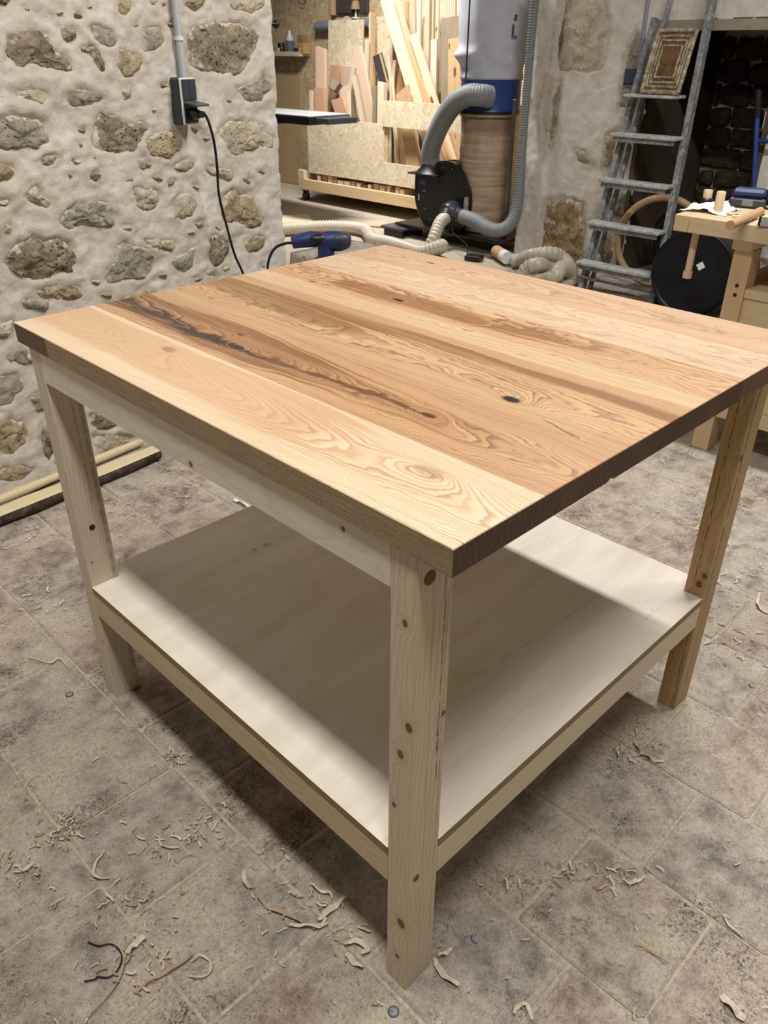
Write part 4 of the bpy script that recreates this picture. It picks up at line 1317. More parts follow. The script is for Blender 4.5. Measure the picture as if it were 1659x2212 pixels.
# --- right bin
board(829, 200, 5.44, 830, 34, 42, 0.012, M_OSB, 'narrow chipboard strip standing behind the leaning boards', name='chipboard_sheet')
A1, A2 = (5.12, 5.44)
board(897, 219, 5.1, 830, -6, 24, 0.028, B_PALE, 'wide pale board leaning left, longest in the rack')
board(905, 200, 5.205, 845, -8, 27, 0.022, B_PINK, 'wide pinkish board leaning left behind the long pale board')
board(920, 220, 5.135, 872, 92, 13, 0.028, B_TAN, 'golden knotty board leaning left beside the long pale board')
board(936, 220, 5.17, 890, 74, 15, 0.028, B_KNOT, 'knotty pale board with a slanted top leaning left', cut=0.01)
board(846, 214, 5.26, 838, 118, 7, 0.015, B_PALE, 'thin pale lath making a V with its neighbour')
board(844, 212, 5.235, 852, 130, 7, 0.018, B_PINK, 'thin pinkish lath leaning right behind the V')
board(850, 213, 5.06, 847, 165, 4, 0.015, B_KNOT, 'slim splintered stick at the edge of the right bin')
board(862, 206, 5.285, 858, 157, 24, 0.012, B_BRN, 'brown hardboard offcut in the right bin', cut=-0.006)
o = board(872, 222, 5.03, 868, 194, 34, 0.025, B_TAN, 'short tan block with a sloping top in the right bin', cut=-0.02)
ups = [(877, 60, 5, 8, B_TAN, 'thin tan upright behind the leaning boards', 5.42), (891, 80, -8, 12, B_PINK, 'pinkish upright plank behind the knotty board', 5.385), (905, 112, -8, 9, B_PALE, 'wavy-edged pale upright behind the right bin', 5.355),
       (916, 120, 50, 6, B_PINK, 'slim pink upright beside the wavy pale one', 5.41), (923, 170, -8, 10, B_PINK, 'rosy tall upright right of the wavy pale one', 5.335), (932, 170, -8, 8, B_PALE, 'tall cream upright beside the rosy one', 5.38),
       (943, 170, -8, 10, B_KNOT, 'tall knotty upright left of the grooved panel', 5.42), (937, 190, 85, 15, B_PALE, 'cream plank with a square top in front of the tall uprights', 5.30)]
for (u, vb, vt, w_, m_, lab, x_) in ups:
    board(u - (2 if vb > 100 else 0), vb, x_, u, vt, w_, 0.02, m_, lab)
# grooved panel
P0 = on_pl(968, 190, (5.362 - SL * .3, 0, 0), (1, 0, -SL)); P1 = on_pl(971, -10, (5.362 - SL * .3, 0, 0), (1, 0, -SL))
gp = empty('grooved_panel', tuple(P0), 'tall pale panel with vertical grooves at the right of the rack', 'board')
gp.matrix_world = frame_zx(P1 - P0, (1, 0, 0), P0 - (P1 - P0) * ((P0.z - 0.3) / (P1 - P0).z))
Lg = (P1.z - 0.3) / (P1 - P0).normalized().z
MB().box((0.006, -0.068, 0), (0.018, 0.068, Lg)).build('backing', B_TAN, gp)
for k in range(6):
    MB().box((0, -0.066 + k * 0.0225, 0.001), (0.006, -0.0665 + k * 0.0225 + 0.0195, Lg)).build('slat', B_PINK, gp)
board(973, 216, 5.3, 975, 36, 50, 0.03, B_GREY, 'wide weathered grey board with a split top')
board(986, 226, 5.265, 987, 81, 44, 0.02, B_TAN, 'wide beige board standing before the weathered grey one')
board(868, 352, 5.465, 868, 278, 46, 0.012, B_BRN, 'brown panel seen through the opening of the rack')
board(905, 352, 5.06, 882, 276, 16, 0.025, B_PALE, 'pale sloping board seen through the rack opening')
board(930, 355, 5.02, 912, 276, 18, 0.025, B_PINK, 'pinkish sloping board seen through the rack opening')

# ------------------------------------------------------------------ machine table poking out from behind the stone wall
saw = empty('machine_table', (0, 0, 0), 'black-edged machine table with a pale top left of the rack', 'machine')
za = 0.86
pa, pb = on_z(600, 243, za), on_z(681, 250, za)
MB().cbox((4.16, 5.18, 0.835), (4.60, 7.0, 0.860), 0.002).build('top', plain('machine_top', srgb(176, 178, 180), 0.3), saw)
MB().cbox((4.15, 5.16, 0.790), (4.61, 5.62, 0.852), 0.002).build('front_edge', M_BLACK, saw)
MB().cbox((4.14, 5.62, 0.775), (4.62, 7.0, 0.8345), 0.002).build('side_rail', M_BLACK, saw)
MB().cbox((4.22, 5.00, 0.800), (4.55, 5.158, 0.845), 0.004).build('end_stop', M_SLATE, saw)
MB().cbox((4.20, 6.15, 0.0), (4.58, 6.95, 0.7745), 0.004).build('cabinet', M_SLATE, saw)

# ------------------------------------------------------------------ boards lying on the floor of the far room
pq = [on_z(618, 476), on_z(790, 465)]
o = MB().cbox((0, 0, 0), ((pq[1] - pq[0]).length, 0.45, 0.006), 0.001).build('floor_sheet', B_PALE, None, (3.55, 5.6, 0.0005), (0, 0, math.radians(-32))); tag(o, 'thin pale plywood sheet lying on the floor before the rack', 'board')
pp, pr = on_z(835, 492), on_z(770, 487)
o = MB().cbox((0, -0.012, 0), ((pp - pr).length, 0.012, 0.010), 0.001).build('batten', B_TAN, None, (pr.x, pr.y, 0.0008), (0, 0, math.atan2(pp.y - pr.y, pp.x - pr.x))); tag(o, 'thin lath on the floor left of the extractor', 'board')

# ------------------------------------------------------------------ dust extractor
ex = empty('dust_extractor', (0, 0, 0), 'dust extractor with black blower, blue drum, cloth bag and dust sack', 'machine')
ECX, ECY = 4.66, 3.68
MB().cbox((4.36, 3.27, 0.085), (4.885, 4.36, 0.105), 0.003).build('base_plate', M_BLACK, ex)
for (x, y) in ((4.42, 3.34), (4.83, 3.34), (4.42, 4.28), (4.83, 4.28)):
    cw = MB().cbox((x - .02, y - .02, 0.07), (x + .02, y + .02, 0.085), .001).build('castor', M_BLACK, ex)
    MB().lathe([(0.02, -0.012), (0.036, -0.01), (0.036, 0.01), (0.02, 0.012)], 16, M=frame((1, 0, 0), o=(x, y, 0.0362))).build('wheel', M_RUB, cw)
MB().cbox((4.30, 4.22, 0.055), (4.60, 4.47, 0.075), 0.003).build('foot_plate', plain('foot_grey', srgb(78, 80, 82), 0.4), ex)
MB().cbox((4.32, 4.24, 0.0), (4.36, 4.45, 0.055), 0.003).cbox((4.54, 4.24, 0.0), (4.58, 4.45, 0.055), 0.003).build('foot', M_BLACK, ex)
# blower: snail housing with neck, axis along x
cy, cz = on_x(962, 452, 4.44).y, 0.325
RB0, RB1 = cy - on_x(1021, 450, 4.44).y, on_x(897, 450, 4.44).y - cy
prof = []
for k in range(40):
    a = math.radians(175 - 355 * k / 39 * 0.93)
    r = 0.215 + 0.045 * k / 39
    prof.append((cy - r * math.cos(math.pi - a) * -1 * -1, cz + r * math.sin(a)))
prof = []
for k in range(41):
    t = k / 40
    a = math.radians(112 - 292 * t)          # from upper right, clockwise under, to the left side
    r = (RB0 + (RB1 - RB0) * t) * (1 - 0.12 * math.sin(math.pi * t))
    prof.append((cy - r * math.cos(a), cz + r * math.sin(a)))
ztop = on_x(925, 378, 4.44).z
yl_, yr_ = prof[-1][0], cy + 0.02
prof += [(yl_, cz + 0.10), (yl_, ztop), (yl_ - 0.225, ztop), (yl_ - 0.235, ztop - 0.05)]
bl = MB().prism(prof, 0, 4.44, 4.56).build('blower_housing', M_BLACK, ex)
rim = MB()
for xx in (4.434, 4.548):
    rim.tube([(xx + 0.006, p[0], p[1]) for p in prof] + [(xx + 0.006, *prof[0])], 0.008, 8)
rim.build('flange_rim', M_BLKPL, bl)
for k in range(13):
    a = math.radians(100 - 280 * k / 12)
    MB().lathe([(0.006, 0), (0.006, 0.005), (0.002, 0.007)], 8, M=frame((-1, 0, 0), o=(4.44, cy - RB0 * 0.84 * math.cos(a), cz + RB0 * 0.84 * math.sin(a)))).build('bolt', M_STEEL, bl)
MB().cbox((4.436, yl_ - 0.115, ztop - 0.075), (4.441, yl_ - 0.045, ztop - 0.040), 0.0005).build('rating_plate', M_BLUE, bl)
MB().cbox((4.4345, yl_ - 0.092, ztop - 0.064), (4.4362, yl_ - 0.068, ztop - 0.051), 0.0003).build('red_mark', plain('mark_red', srgb(150, 40, 48), 0.5), bl)
MB().cbox((4.436, yl_ - 0.045, ztop - 0.20), (4.441, yl_ - 0.030, ztop - 0.15), 0.0005).build('sticker', plain('sticker_tan', srgb(196, 160, 120), 0.6), bl)
MB().cbox((4.436, yl_ - 0.115, ztop - 0.125), (4.441, yl_ - 0.075, ztop - 0.112), 0.0005).build('name_strip', M_STEEL, bl)
MB().lathe([(0.11, 0), (0.11, 0.22), (0.09, 0.25), (0.02, 0.255)], 28, M=frame((1, 0, 0), o=(4.561, cy, cz))).build('motor', M_BLUED, ex)
MB().cbox((4.50, cy - 0.10, 0.1055), (4.66, cy + 0.10, cz - 0.115), 0.002).build('motor_foot', M_BLACK, ex)
yc = yl_ - 0.112
fl = MB().cbox((4.385, yc - 0.155, ztop), (4.615, yc + 0.155, ztop + 0.012), 0.002)
fl.lathe([(0.13, 0.012), (0.085, 0.055), (0.078, 0.075)], 28, M=Matrix.Translation((4.50, yc, ztop)))
fl.build('outlet_flange', M_BLACK, ex)
# blue drum, bags, posts
MB().lathe([(0.225, 0.955), (0.222, 0.965), (0.222, 1.145), (0.225, 1.155)], 40, M=Matrix.Translation((ECX, ECY, 0))).build('drum', M_BLUE, ex)
MB().lathe([(0.227, 0.935), (0.227, 0.955)], 40, M=Matrix.Translation((ECX, ECY, 0))).build('clamp_band', M_BLACK, ex)
MB().lathe([(0.224, 0.915), (0.226, 0.934)], 40, M=Matrix.Translation((ECX, ECY, 0))).build('band_rim', plain('brass_band', srgb(170, 160, 110), 0.35, metal=0.5), ex)


def cloth_cyl(name, r0, z0_, z1_, rf, mat, seg=64, nz=60):
    V = []; F = []
    for i in range(nz + 1):
        t = i / nz; z_ = z0_ + (z1_ - z0_) * t
        for k in range(seg):
            a = 2 * math.pi * k / seg
            r = rf(t, a, z_)
            V.append((ECX + r * math.cos(a), ECY + r * math.sin(a), z_))
    for i in range(nz):
        for k in range(seg):
            F.append((i * seg + k, i * seg + (k + 1) % seg, (i + 1) * seg + (k + 1) % seg, (i + 1) * seg + k))
    F.append(list(range(seg))[::-1]); F.append(list(range(nz * seg, (nz + 1) * seg)))
    o = MB().add(V, F, 0, True).build(name, mat, ex)
    return o


def nz1(a, b, c, s=0): return float(vnoise(a, b, c, s))


M_BAG = plain('white_filter_cloth', srgb(192, 194, 204), 0.85, 0.1, var=0.05, scale=14)


def rf_bag(t, a, z_):
    r = 0.232 + 0.022 * min(1, (z_ - 1.155) / 0.35)
    lo = math.exp(-((z_ - 1.215) / 0.035) ** 2)
    r += lo * (0.030 * nz1(3 * math.cos(a), 3 * math.sin(a), z_ * 14, 2) - 0.010)
    r += 0.040 * math.exp(-((z_ - 1.30) / 0.04) ** 2) * (0.4 + nz1(2 * math.cos(a) + 5, 2 * math.sin(a), z_ * 9, 5))
    return r + 0.008 * nz1(4 * math.cos(a), 4 * math.sin(a), z_ * 3, 3)


cloth_cyl('filter_bag', 0.23, 1.157, 2.35, rf_bag, M_BAG)
n = NT('sawdust_in_clear_sack', 0.35, 0.5)
o_ = n.sep(n.obj)
lay = n.noise(n.comb(n.mul(o_[0], 2), n.mul(o_[1], 2), n.mul(o_[2], 26)), 1.0, 4, 0.6)
c = n.ramp(lay, [(0.3, srgb(150, 122, 92)), (0.5, srgb(182, 156, 124)), (0.7, srgb(206, 184, 152))])
c = n.mix(n.step(o_[2], 0.78, 0.84), c, srgb(142, 122, 98))
n.color(c); M_SACK = n.m


def rf_sack(t, a, z_):
    r = 0.205 + 0.012 * math.sin(z_ * 5) - 0.03 * math.exp(-((z_ - 0.12) / 0.05) ** 2)
    r += 0.014 * math.exp(-((z_ - 0.89) / 0.05) ** 2)
    return r + 0.007 * nz1(2 * math.cos(a), 2 * math.sin(a), z_ * 22, 9) + 0.006 * nz1(6 * math.cos(a), 6 * math.sin(a), z_ * 4, 12)


cloth_cyl('dust_sack', 0.2, 0.108, 0.915, rf_sack, M_SACK)
for (u, vt, x_, zb_) in ((1002, 238, 4.60, 0.105), (1113, 215, 4.52, 0.105)):
    q = on_x(u, vt, x_)
    MB().cbox((x_ - 0.010, q.y - 0.012, zb_), (x_ + 0.010, q.y + 0.012, q.z), 0.001).build('post', M_STEEL, ex)
xq = 4.62
while math.hypot(xq - ECX, on_x(1012, 60, xq).y - ECY) < 0.276: xq -= 0.004
q = on_x(1012, 60, xq)
MB().tube([(xq + .03, q.y - .02, 0.96), (xq, q.y, 1.16), (xq, q.y, 2.3)], 0.006, 8).build('bag_support', M_SLATE, ex)
# lettering on the cloth bag, turned towards the doorway side
for (u, v, ch) in ((1136, 68, 'L'),):
    q = on_x(u, v, 4.52)
    a0 = math.atan2(q.y - ECY, 4.52 - ECX)
    lt = MB()
    rr_ = 0.262
    def bp_(s, z_): 
        a = a0 + s / rr_
        return (ECX + rr_ * math.cos(a), ECY + rr_ * math.sin(a), z_)
    z_ = q.z
    lt.tube([bp_(-0.016, z_ + 0.045), bp_(-0.016, z_ - 0.035), bp_(0.022, z_ - 0.035)], 0.003, 6)
    lt.tube([bp_(-0.006, z_ + 0.045), bp_(-0.006, z_ - 0.024), bp_(0.022, z_ - 0.024)], 0.003, 6)
    lt.build('printed_letter', M_SLATE, ex)
    MB().tube([bp_(0.0, z_ + 0.07), bp_(0.006, z_ + 0.10)], 0.010, 8).build('red_print', plain('print_red', srgb(140, 40, 52), 0.7), ex)
# outlet hose
pts = [(4.50, yc, ztop + 0.06), tuple(on_x(930, 330, 4.49)), tuple(on_x(941, 293, 4.46)), tuple(on_x(958, 257, 4.42)), tuple(on_x(982, 224, 4.38)), tuple(on_x(1012, 206, 4.37)), tuple(on_x(1038, 206, 4.40)), (4.47, on_x(1058, 209, 4.47).y, on_x(1058, 209, 4.47).z)]
MB().tube(spline(pts), 0.071, 24, ribs=(0.014, 0.0024)).build('outlet_hose', M_GRYPL, ex)
# inlet with two branches
pi_ = Vector((4.40, on_x(975, 455, 4.40).y, on_x(975, 455, 4.40).z))
md = MB().lathe([(0.072, 0), (0.072, 0.05), (0.060, 0.10), (0.05, 0.11)], 24, M=frame((-1, 0, 0), o=(4.435, pi_.y, pi_.z)))
bL = Vector((4.31, on_x(962, 470, 4.31).y, on_x(962, 470, 4.31).z)); bR = Vector((4.34, on_x(1000, 468, 4.34).y, on_x(1000, 468, 4.34).z))
md.tube([(4.37, pi_.y, pi_.z), bL], 0.052, 18); md.tube([(4.37, pi_.y, pi_.z), bR], 0.052, 18)
mo = md.build('inlet_branch', plain('branch_grey', srgb(52, 54, 60), 0.35), ex)
for k in range(3):
    q = on_x(979 + 2 * k, 438 + 5 * k, 4.32)
    MB().lathe([(0.006, 0), (0.006, 0.01)], 8, M=frame((-1, 0, 0.2), o=tuple(q))).build('screw', M_STEEL, mo)
pts = [tuple(bR), tuple(on_x(1028, 478, 4.32)), tuple(on_x(1055, 494, 4.30)), tuple(on_x(1082, 497, 4.33)), tuple(on_x(1106, 478, 4.40)), tuple(on_x(1119, 430, 4.45)), tuple(on_x(1127, 330, 4.46)), tuple(on_x(1136, 220, 4.47)), tuple(on_x(1146, 100, 4.48)), tuple(on_x(1157, -30, 4.48))]
o = MB().tube(spline(pts), lambda t: 0.052 - 0.024 * min(1, max(0, (t - .12) / .45)), 18, ribs=(0.016, 0.0026)).build('intake_hose', M_GRYPL); tag(o, 'grey ribbed hose rising beside the blue-drum extractor', 'hose')
# cream hose: from the branch down to the floor and away behind the stone wall
pts = [tuple(bL), tuple(on_x(950, 482, 4.24)), tuple(on_x(938, 512, 4.16)), tuple(on_x(926, 545, 4.10)), (3.98, 3.50, 0.10), (3.88, 3.62, 0.055), (3.90, 3.80, 0.0545), (3.93, 4.00, 0.0545), (3.93, 4.18, 0.0545), (4.04, 4.34, 0.0545), (4.14, 4.50, 0.0545), (4.12, 4.68, 0.0545), (3.98, 4.84, 0.0545), (3.80, 4.93, 0.0545), (3.5, 5.05, 0.0545), (3.1, 5.2, 0.0545)]
o = MB().tube(spline(pts), 0.046, 18, ribs=(0.026, 0.0036)).build('cream_hose', M_CRMPL); tag(o, 'cream ribbed hose from the blower across the far floor', 'hose')
# thin cord and small dark box
q0, q1 = on_x(983, 470, 4.28), on_z(1008, 556, 0.02)
o = MB().tube(spline([q0, q0 + Vector((-0.02, 0, -0.1)), q1 + Vector((0.02, .02, 0.08)), q1]), 0.004, 8).build('cable', M_RUB); tag(o, 'thin dark cord hanging from the extractor inlet', 'cord')
q = on_z(1024, 562)
o = MB().cbox((-.045, -.06, 0), (.045, .06, 0.035), 0.003).build('switch_box', M_BLACK, None, (q.x, q.y, 0.0012), (0, 0, 0.3)); tag(o, 'small flat dark box on the floor below the extractor', 'box')

# heap of pale hose by the pillar
pts = []
for (u, v, z_) in ((1106, 563, .052), (1124, 562, .06), (1150, 552, .12), (1190, 548, .14), (1216, 560, .10), (1232, 582, .06), (1220, 600, .05), (1190, 588, .06), (1165, 572, .15), (1140, 580, .12), (1130, 600, .06), (1160, 610, .05), (1195, 600, .13), (1212, 580, .17), (1228, 588, .12), (1225, 612, .05), (1200, 622, .05), (1170, 625, .05)):
    pts.append(tuple(on_z(u, v, z_)))
o = MB().tube(spline(pts, 10), 0.047, 16, ribs=(0.03, 0.003)).build('hose_heap', plain('milky_hose', srgb(182, 172, 150), 0.4, 0.5)); tag(o, 'heap of pale flexible hose on the floor by the plaster corner', 'hose')
a = on_z(1072, 542, 0.06); b = on_z(1100, 560, 0.055)
hc = empty('hose_coupling', tuple(a), 'tan and white pipe end lying beside the heap of hose', 'pipe')
MB().tube([(0, 0, 0), (b - a) * 0.55], 0.042, 18).build('wooden_sleeve', B_TAN, hc)
MB().tube([(b - a) * 0.56, (b - a) * 0.86], 0.044, 18).build('white_sleeve', M_WHT, hc)

# ------------------------------------------------------------------ socket, conduit, cord on the stone wall
Mw3 = Matrix((( WD.x, WN.x, 0, 0), (WD.y, WN.y, 0, 0), (0, 0, 1, 0), (0, 0, 0, 1)))


def wpt(s, h, z_): return WA + WD * s + WN * h + Vector((0, 0, z_))


def wat(u, v, h):
    p = on_pl(u, v, WA + WN * h, tuple(WN)); return p


DEP = 0.060
f0, f1 = wat(389, 167, DEP), wat(432, 268, DEP)
s0_, s1_ = (f0 - WA).dot(WD), (f1 - WA).dot(WD)
zt_, zb_ = f0.z - 0.001, f1.z
sk = empty('wall_socket', tuple(wpt((s0_ + s1_) / 2, 0, (zt_ + zb_) / 2)), 'surface-mounted double switch and socket on the stone wall', 'socket')
sk.matrix_world = Matrix.Translation(wpt((s0_ + s1_) / 2, 0, (zt_ + zb_) / 2)) @ Mw3
hw, hh_ = (s1_ - s0_) / 2, (zt_ - zb_) / 2
MB().cbox((-hw, -0.004, -hh_), (hw, DEP - 0.014, hh_), 0.006).build('back_box', M_SLATE, sk)
MB().cbox((-hw, DEP - 0.0135, -hh_), (hw, DEP - 0.004, hh_), 0.004).build('cover_frame', plain('light_grey_frame', srgb(206, 206, 200), 0.5, var=0.03), sk)
MB().cbox((-hw + .006, DEP - 0.004, 0.004), (-0.0006, DEP + 0.004, hh_ - .006), 0.0015).build('switch_rocker', M_SLATE, sk)
MB().cbox((0.0006, DEP - 0.004, 0.004), (hw - .004, DEP + 0.004, hh_ - .006), 0.0015).build('switch_rocker', M_SLATE, sk)
MB().cbox((-hw + .006, DEP - 0.004, -hh_ + .006), (hw - .004, DEP + 0.001, 0.000), 0.0015).build('socket_face', M_BLKPL, sk)
MB().cbox((-hw + .006, 0, -0.004), (hw - .004, 0.062, 0.003), 0.0015, M=Matrix.Translation((0, DEP, -0.002)) @ Matrix.Rotation(math.radians(-8), 4, 'X')).build('hinged_lid', plain('lid_green_grey', srgb(78, 86, 88), 0.4), sk)
pg = empty('power_plug', tuple(sk.matrix_world @ Vector((0.002, DEP + 0.003, -0.040))), 'black plug with its long cord in the wall socket', 'plug')
pg.matrix_world = Matrix.Translation(sk.matrix_world @ Vector((0.002, DEP + 0.0015, -0.040))) @ Mw3
MB().lathe([(0.019, 0), (0.019, 0.02), (0.013, 0.036)], 20, M=frame((0, 1, 0))).cbox((-.008, .02, -.012), (.020, .042, .010), .003).build('plug_body', M_BLKPL, pg)
inv = pg.matrix_world.inverted()
cp = [wat(440, 243, DEP + .04), wat(450, 262, DEP + .05), wat(462, 305, DEP + .05), wat(469, 360, DEP + .04), wat(473, 420, DEP + .03), wat(490, 490, DEP + .03), wat(507, 550, DEP + .04), wat(528, 600, DEP + .06), wat(545, 680, DEP + .1), wat(560, 780, DEP + .12), wat(600, 850, DEP + .15) ]
cp = [p for p in cp]
cp[-1].z = 0.008
MB().tube([inv @ p for p in spline(cp, 10)], 0.0048, 10).build('cord', M_RUB, pg)
c0, c1 = wat(396, 170, 0.022), wat(379, -30, 0.022)
cd = empty('cable_conduit', tuple(c0), 'grey-white plastic conduit running up from the wall socket', 'pipe')
MB().tube([(0, 0, -0.002), (0, 0, 0.85)], 0.0125, 20).build('pipe', plain('conduit_grey', srgb(176, 180, 186), 0.45, var=0.04), cd)
q = wat(387, 83, 0.022)
MB().lathe([(0.016, -0.006), (0.016, 0.006)], 20, M=Matrix.Translation((0, 0, q.z - c0.z))).cbox((-.008, .0, -.006), (.008, .035, .006), 0.001, M=Matrix.Translation((0, 0, q.z - c0.z)) @ Matrix.Rotation(0.21, 4, 'Z')).build('clip', M_WHT, cd)

# small switch with conduit on the plaster wall
p = on_x(1364, 166, 4.54)
sw = empty('wall_switch', (4.55, p.y, p.z), 'small dark square switch on the plaster wall by the ladder', 'switch')
MB().cbox((-0.03, -0.042, -0.045), (0.02, 0.042, 0.045), 0.004).build('body', M_SLATE, sw)
MB().cbox((-0.034, -0.034, -0.036), (-0.0295, 0.034, 0.036), 0.001).build('rocker', plain('switch_blue_grey', srgb(66, 76, 92), 0.4), sw)
q = on_x(1379, 148, 4.53)
o = MB().tube([(4.530, q.y, q.z + 0.002), (4.530, q.y, q.z + 0.9)], 0.012, 16).build('cable_conduit', plain('conduit_dull', srgb(140, 144, 150), 0.5)); tag(o, 'grey conduit above the small dark switch', 'pipe')

# ------------------------------------------------------------------ peeled poles along the foot of the stone wall
n = NT('bark', 0.9, 0.15)
b_ = n.noise(n.obj, 26, 6, 0.7)
n.color(n.ramp(b_, [(0.3, srgb(46, 38, 30)), (0.55, srgb(92, 80, 66)), (0.75, srgb(136, 122, 102))])); n.bump(b_, 0.9, 0.01); M_BARK = n.m
M_PEEL = mat_board('peeled_wood', srgb(224, 206, 166), srgb(190, 164, 116), rings=60, sat_var=0.1)


def pole(pts, r, name, label, bark):
    mb = MB()
    P = spline(pts, 8)
    seg = 18
    V = []
    for i, p in enumerate(P):
        t = (P[min(i + 1, len(P) - 1)] - P[max(0, i - 1)]).normalized()
        u = t.cross(Vector((0, 0, 1))).normalized(); w = u.cross(t)
        rr_ = r * (1 + 0.08 * math.sin(i * 0.7))
        for k in range(seg):
            a = 2 * math.pi * k / seg
            z_ = math.sin(a)
            if bark: z_ = min(z_, 0.42)
            V.append(p + u * math.cos(a) * rr_ + w * z_ * rr_)
    n_ = len(P)
    o = empty(name, tuple(P[0]), label, 'pole')
    F = [(i * seg + k, i * seg + (k + 1) % seg, (i + 1) * seg + (k + 1) % seg, (i + 1) * seg + k) for i in range(n_ - 1) for k in range(seg)]
    top_, low = [], []
    for f in F:
        k = f[0] % seg
        a = 2 * math.pi * (k + .5) / seg
        (top_ if math.sin(a) > 0.36 else low).append(f)
    V = [v - P[0] for v in V]
    if bark:
        MB().add(V, top_, 0, True).build('sawn_face', M_PEEL, o)
        MB().add(V, low + [tuple(range(seg))[::-1], tuple(range((n_ - 1) * seg, n_ * seg))], 0, True).build('bark', M_BARK, o)
    else:
        MB().add(V, F + [tuple(range(seg))[::-1], tuple(range((n_ - 1) * seg, n_ * seg))], 0, True).build('stick', M_PEEL, o)
    return o


zz = 0.033
pole([on_z(-170, 1186, zz), on_z(0, 1112, zz), on_z(170, 1044, zz), on_z(338, 974, zz)], 0.034, 'split_pole', 'thick split pole with dark bark on the floor at the wall', True)
pole([on_z(-160, 1146, .022), on_z(0, 1080, .022), on_z(130, 1026, .022), on_z(305, 954, .022)], 0.015, 'thin_pole', 'thin peeled pole behind the bark-covered one', False)

# ------------------------------------------------------------------ rough block with the sander
q = on_z(619, 536, 0.660)
bx0, by1 = q.x, q.y
M_BLOCK = mat_stone('rough_block', [srgb(112, 106, 94), srgb(150, 142, 126), srgb(176, 168, 150), srgb(200, 192, 174)], 0.4, 1.0, 0.0)
V = []; nb = 18
bm = bmesh.new()
bmesh.ops.create_cube(bm, size=1.0)
bmesh.ops.subdivide_edges(bm, edges=list(bm.edges), cuts=14, use_grid_fill=True)
for v in bm.verts:
    c = v.co
    p = Vector((c.x * 0.34, c.y * 0.42, (c.z + 0.5) * 0.648))
    d = 0.010 * nz1(p.x * 9, p.y * 9, p.z * 9, 4) + 0.004 * nz1(p.x * 30, p.y * 30, p.z * 30, 5)
    if c.z > -0.49:
        p += Vector((c.x, c.y, 0)) * d * 2
        if c.z > 0.49: p.z += d * 0.35
    v.co = p
me = bpy.data.meshes.new('stone_block'); bm.to_mesh(me); bm.free()
me.materials.append(M_BLOCK)
for pl in me.polygons: pl.use_smooth = True
ob = bpy.data.objects.new('stone_block', me); COL.objects.link(ob)
ob.location = (bx0 + 0.165, by1 - 0.22, 0.0)
tag(ob, 'rough grey stone block standing behind the table', 'block')
BT = 0.705
g0, g1 = on_z(632, 533, BT + 0.035), on_z(752, 533, BT + 0.035)
BT = 0.654
vd = (g1 - g0); vd.z = 0; Lt = vd.length; vd.normalize()
sd = empty('sander', tuple(g0), 'dark blue electric sander lying on the rough block', 'power tool')
fwd = Vector((0, 0, 1)).cross(vd)
sd.matrix_world = Matrix((vd, fwd, Vector((0, 0, 1)))).transposed().to_4x4()
sd.location = (g0.x, g0.y, BT)
sd.scale = (1.06, 1.22, 1.14)


def blob(rad, ctr, sharp=2.6, nu=28, nv=16):
    """superellipsoid"""
    V = []; F = []
    sp = lambda c, e: math.copysign(abs(c) ** e, c)
    e = 2 / sharp
    for i in range(nv + 1):
        ph = -math.pi / 2 + math.pi * i / nv
        for k in range(nu):
            th = 2 * math.pi * k / nu
            V.append((ctr[0] + rad[0] * sp(math.cos(ph), e) * sp(math.cos(th), e), ctr[1] + rad[1] * sp(math.cos(ph), e) * sp(math.sin(th), e), ctr[2] + rad[2] * sp(math.sin(ph), e)))
    for i in range(nv):
        for k in range(nu):
            F.append((i * nu + k, i * nu + (k + 1) % nu, (i + 1) * nu + (k + 1) % nu, (i + 1) * nu + k))
    return V, F


hb = 0.092
mb = MB().tube([(0.0, 0, hb - .005), (0.02, 0, hb), (0.06, 0, hb + .006), (0.11, 0, hb + .006), (0.135, 0, hb + .002)], lambda t: 0.018 + 0.006 * math.sin(t * 3.1), 18)
mb.build('handle', M_BLUED, sd)
mb = MB(); mb.add(*blob((0.060, 0.028, 0.029), (Lt - 0.060, 0, hb)), 0, True); mb.build('motor_body', M_BLUED, sd)
mb = MB(); mb.add(*blob((0.038, 0.0285, 0.018), (0.085, 0.001, hb + 0.008)), 0, True); mb.build('grip', M_BLKPL, sd)
mb = MB(); mb.add(*blob((0.040, 0.0295, 0.021), (Lt - 0.040, 0, hb + 0.006)), 0, True); mb.build('end_cap', M_SLATE, sd)
MB().cbox((0.012, -0.0195, hb - .008), (0.040, 0.0195, hb + .010), 0.004).build('rear_cap', M_BLUE, sd)
MB().tube([(Lt - 0.085, 0, hb - .01), (Lt - 0.085, 0, 0.03)], 0.028, 20).build('gear_neck', M_BLUED, sd)
MB().lathe([(0.058, 0.018), (0.055, 0.032), (0.035, 0.042)], 28, M=Matrix.Translation((Lt - 0.085, 0, 0))).build('skirt', M_BLKPL, sd)
MB().lathe([(0.062, 0.0), (0.062, 0.016)], 32, M=Matrix.Translation((Lt - 0.085, 0, 0.001))).build('sanding_pad', M_SLATE, sd)
for k, dx_ in enumerate((0.035, 0.078)):
    MB().lathe([(0.003, 0), (0.003, 0.002)], 10, M=frame((0, -1, 0), o=(Lt - dx_, -0.0285, hb + 0.012))).build('screw', M_STEEL, sd)
MB().cbox((0.09, -0.006, hb + .026), (0.104, 0.006, hb + .030), 0.001).build('trigger_lock', plain('red_button', srgb(170, 50, 40), 0.4), sd)
inv = sd.matrix_world.inverted() if False else None
bpy.context.view_layer.update()
inv = sd.matrix_world.inverted()
